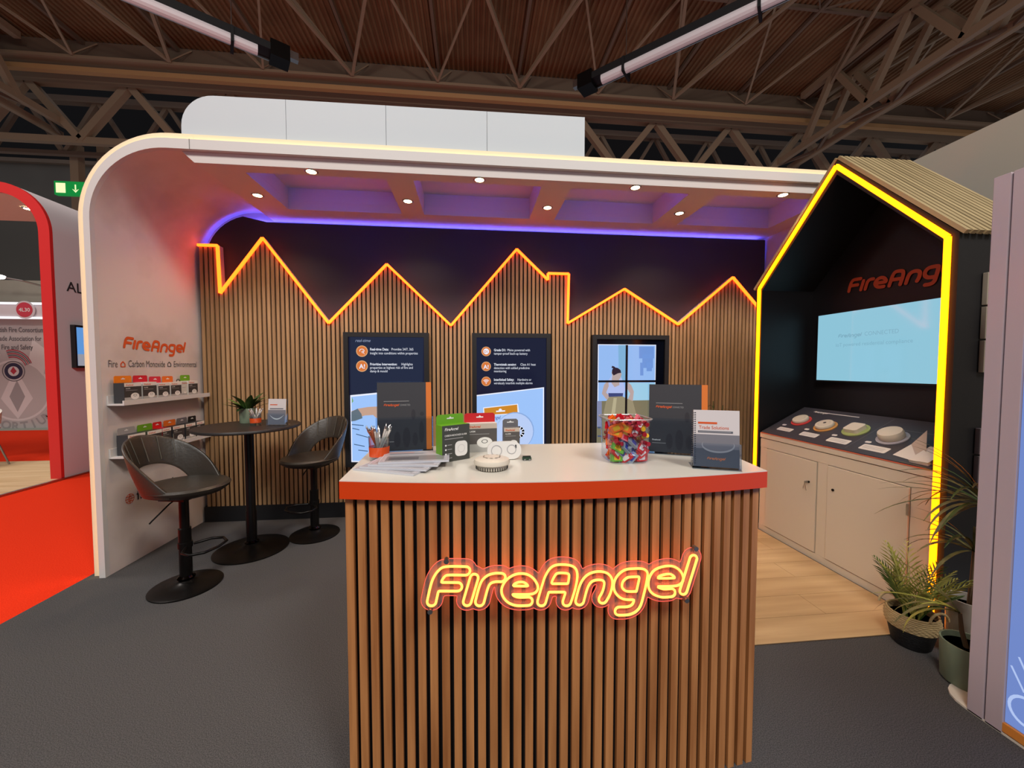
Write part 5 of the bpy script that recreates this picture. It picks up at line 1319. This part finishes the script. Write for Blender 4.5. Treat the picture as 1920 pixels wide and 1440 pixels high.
def dracaena(name, lab, c, r, h, pm_, stems, mats, seed):
    """canes from a pot, each ending in a rosette of long narrow arching leaves"""
    t = thing(name, lab, 'plant', c); rn = random.Random(seed)
    b = MB(); pot(b, c, r, h, pm_, 40); b.build('pot', parent=t, smooth=True)
    b = MB(); b.lathe([(0, h*.86), (r*.93, h*.86)], c, soil, 28); b.build('soil', parent=t)
    for (dx, dy, z, L, n, a0, a1) in stems:
        b = MB(); top = (c[0]+dx, c[1]+dy, c[2]+z); b.tube([(c[0]+dx*.3, c[1]+dy*.3, c[2]+h*.84), (c[0]+dx*.8, c[1]+dy*.8, c[2]+h*.84+(z-h*.84)*.5), top], [.010, .009, .007], M('cane_brown', (92, 74, 52), .8), 7); b.build('cane', parent=t, smooth=True)
        b = MB()
        for i in range(n):
            az = a0+(a1-a0)*(i+.5)/n+rn.uniform(-.15, .15); blade(b, top, az, rn.uniform(.1, 1.35), L*rn.uniform(.7, 1.1), rn.uniform(.014, .022), mats[i % len(mats)], rn.uniform(.8, 1.9), 9, .25)
        b.build('leaves', parent=t, smooth=True)
    return t
dracaena('dracaena', 'tall dark spiky leaved plant in a white pot behind the mauve post', (2.56, 1.70, .0), .08, .30, cer, [(-.05, -.08, .82, .42, 40, 1.2, 5.3), (.02, 0, .55, .32, 16, 1.2, 4.4)], [dp, leaf_d, dp], 31)
dracaena('dracaena', 'low spiky leaved plant in a grey green bowl pot half hidden by the mauve post', (2.335, 1.535, .008), .10, .19, sage, [(-.02, .03, .32, .34, 9, 1.5, 3.1)], [dp, palm_m], 44)
# leafy plant between the counter and the kiosk neon
c = (2.42, 3.62, .006); lp_ = thing('leafy_plant', 'bushy fine leaved plant standing between the counter and the kiosk neon', 'plant', c); rn = random.Random(8)
b = MB(); pot(b, c, .13, .30, sage); b.build('pot', parent=lp_, smooth=True)
b = MB()
for i in range(16):
    az = rn.uniform(0, 2*pi); h = rn.uniform(.55, 1.18); r1 = rn.uniform(.03, .14); tip = (c[0]+r1*cos(az), c[1]+r1*sin(az), c[2]+h)
    b.tube([(c[0], c[1], .25), ((c[0]+tip[0])/2, (c[1]+tip[1])/2, h*.6), tip], .004, leaf_d, 5)
    for k in range(16):
        t = .35+.65*k/16; a2 = rn.uniform(0, 2*pi); blade(b, (c[0]+(tip[0]-c[0])*t, c[1]+(tip[1]-c[1])*t, c[2]+.25+(h-.25)*t), a2, rn.uniform(-.2, .9), rn.uniform(.04, .08), rn.uniform(.015, .026), leaf if rn.random() < .5 else leaf_d, .6, 4)
b.build('leaves', parent=lp_)
# ---------------------------------------------------------------- light and camera
w = bpy.data.worlds.new('hall_ambience'); S.world = w; w.use_nodes = True
bg = w.node_tree.nodes['Background']; bg.inputs[0].default_value = (.80, .86, 1., 1); bg.inputs[1].default_value = .27
def area(name, loc, rot, size, e, c, sy=None):
    l = bpy.data.lights.new(name, 'AREA'); l.energy = e; l.color = c; l.shape = 'RECTANGLE'; l.size = size; l.size_y = sy or size
    o = bpy.data.objects.new(name, l); COL.objects.link(o); o.location = loc; o.rotation_euler = rot; return o
# hall floodlights high in the roof behind the visitor and over the aisles
area('hall_floodlight', (-3.5, -5, 9.5), (R(32), 0, R(-20)), 2.5, 780, (1., .96, .91))
area('hall_floodlight', (4.5, -5, 9.5), (R(32), 0, R(20)), 2.5, 780, (1., .96, .91))
area('hall_floodlight', (-9, 3, 10.5), (0, 0, 0), 2.5, 520, (1., .93, .88))
area('neighbour_lamp', (-7.2, 6.4, 3.5), (0, 0, 0), .8, 20, (1., .94, .9))
cam = bpy.data.cameras.new('camera'); cam.sensor_width = 36; cam.lens = 13.5; cam.clip_end = 200; cam.clip_start = .02
co = bpy.data.objects.new('camera', cam); COL.objects.link(co); co.location = (0, 0, 1.5); co.rotation_euler = (R(90-2.4), 0, R(-5.8)); S.camera = co
S.view_settings.view_transform = 'Standard'; S.view_settings.look = 'None'; S.view_settings.gamma = 1; S.view_settings.exposure = 0.; S.view_settings.use_curve_mapping = False
S.cycles.max_bounces = 8; S.cycles.transparent_max_bounces = 8; S.cycles.transmission_bounces = 8; S.cycles.sample_clamp_indirect = 4.; S.cycles.use_denoising = True
S.cycles.caustics_reflective = False; S.cycles.caustics_refractive = False
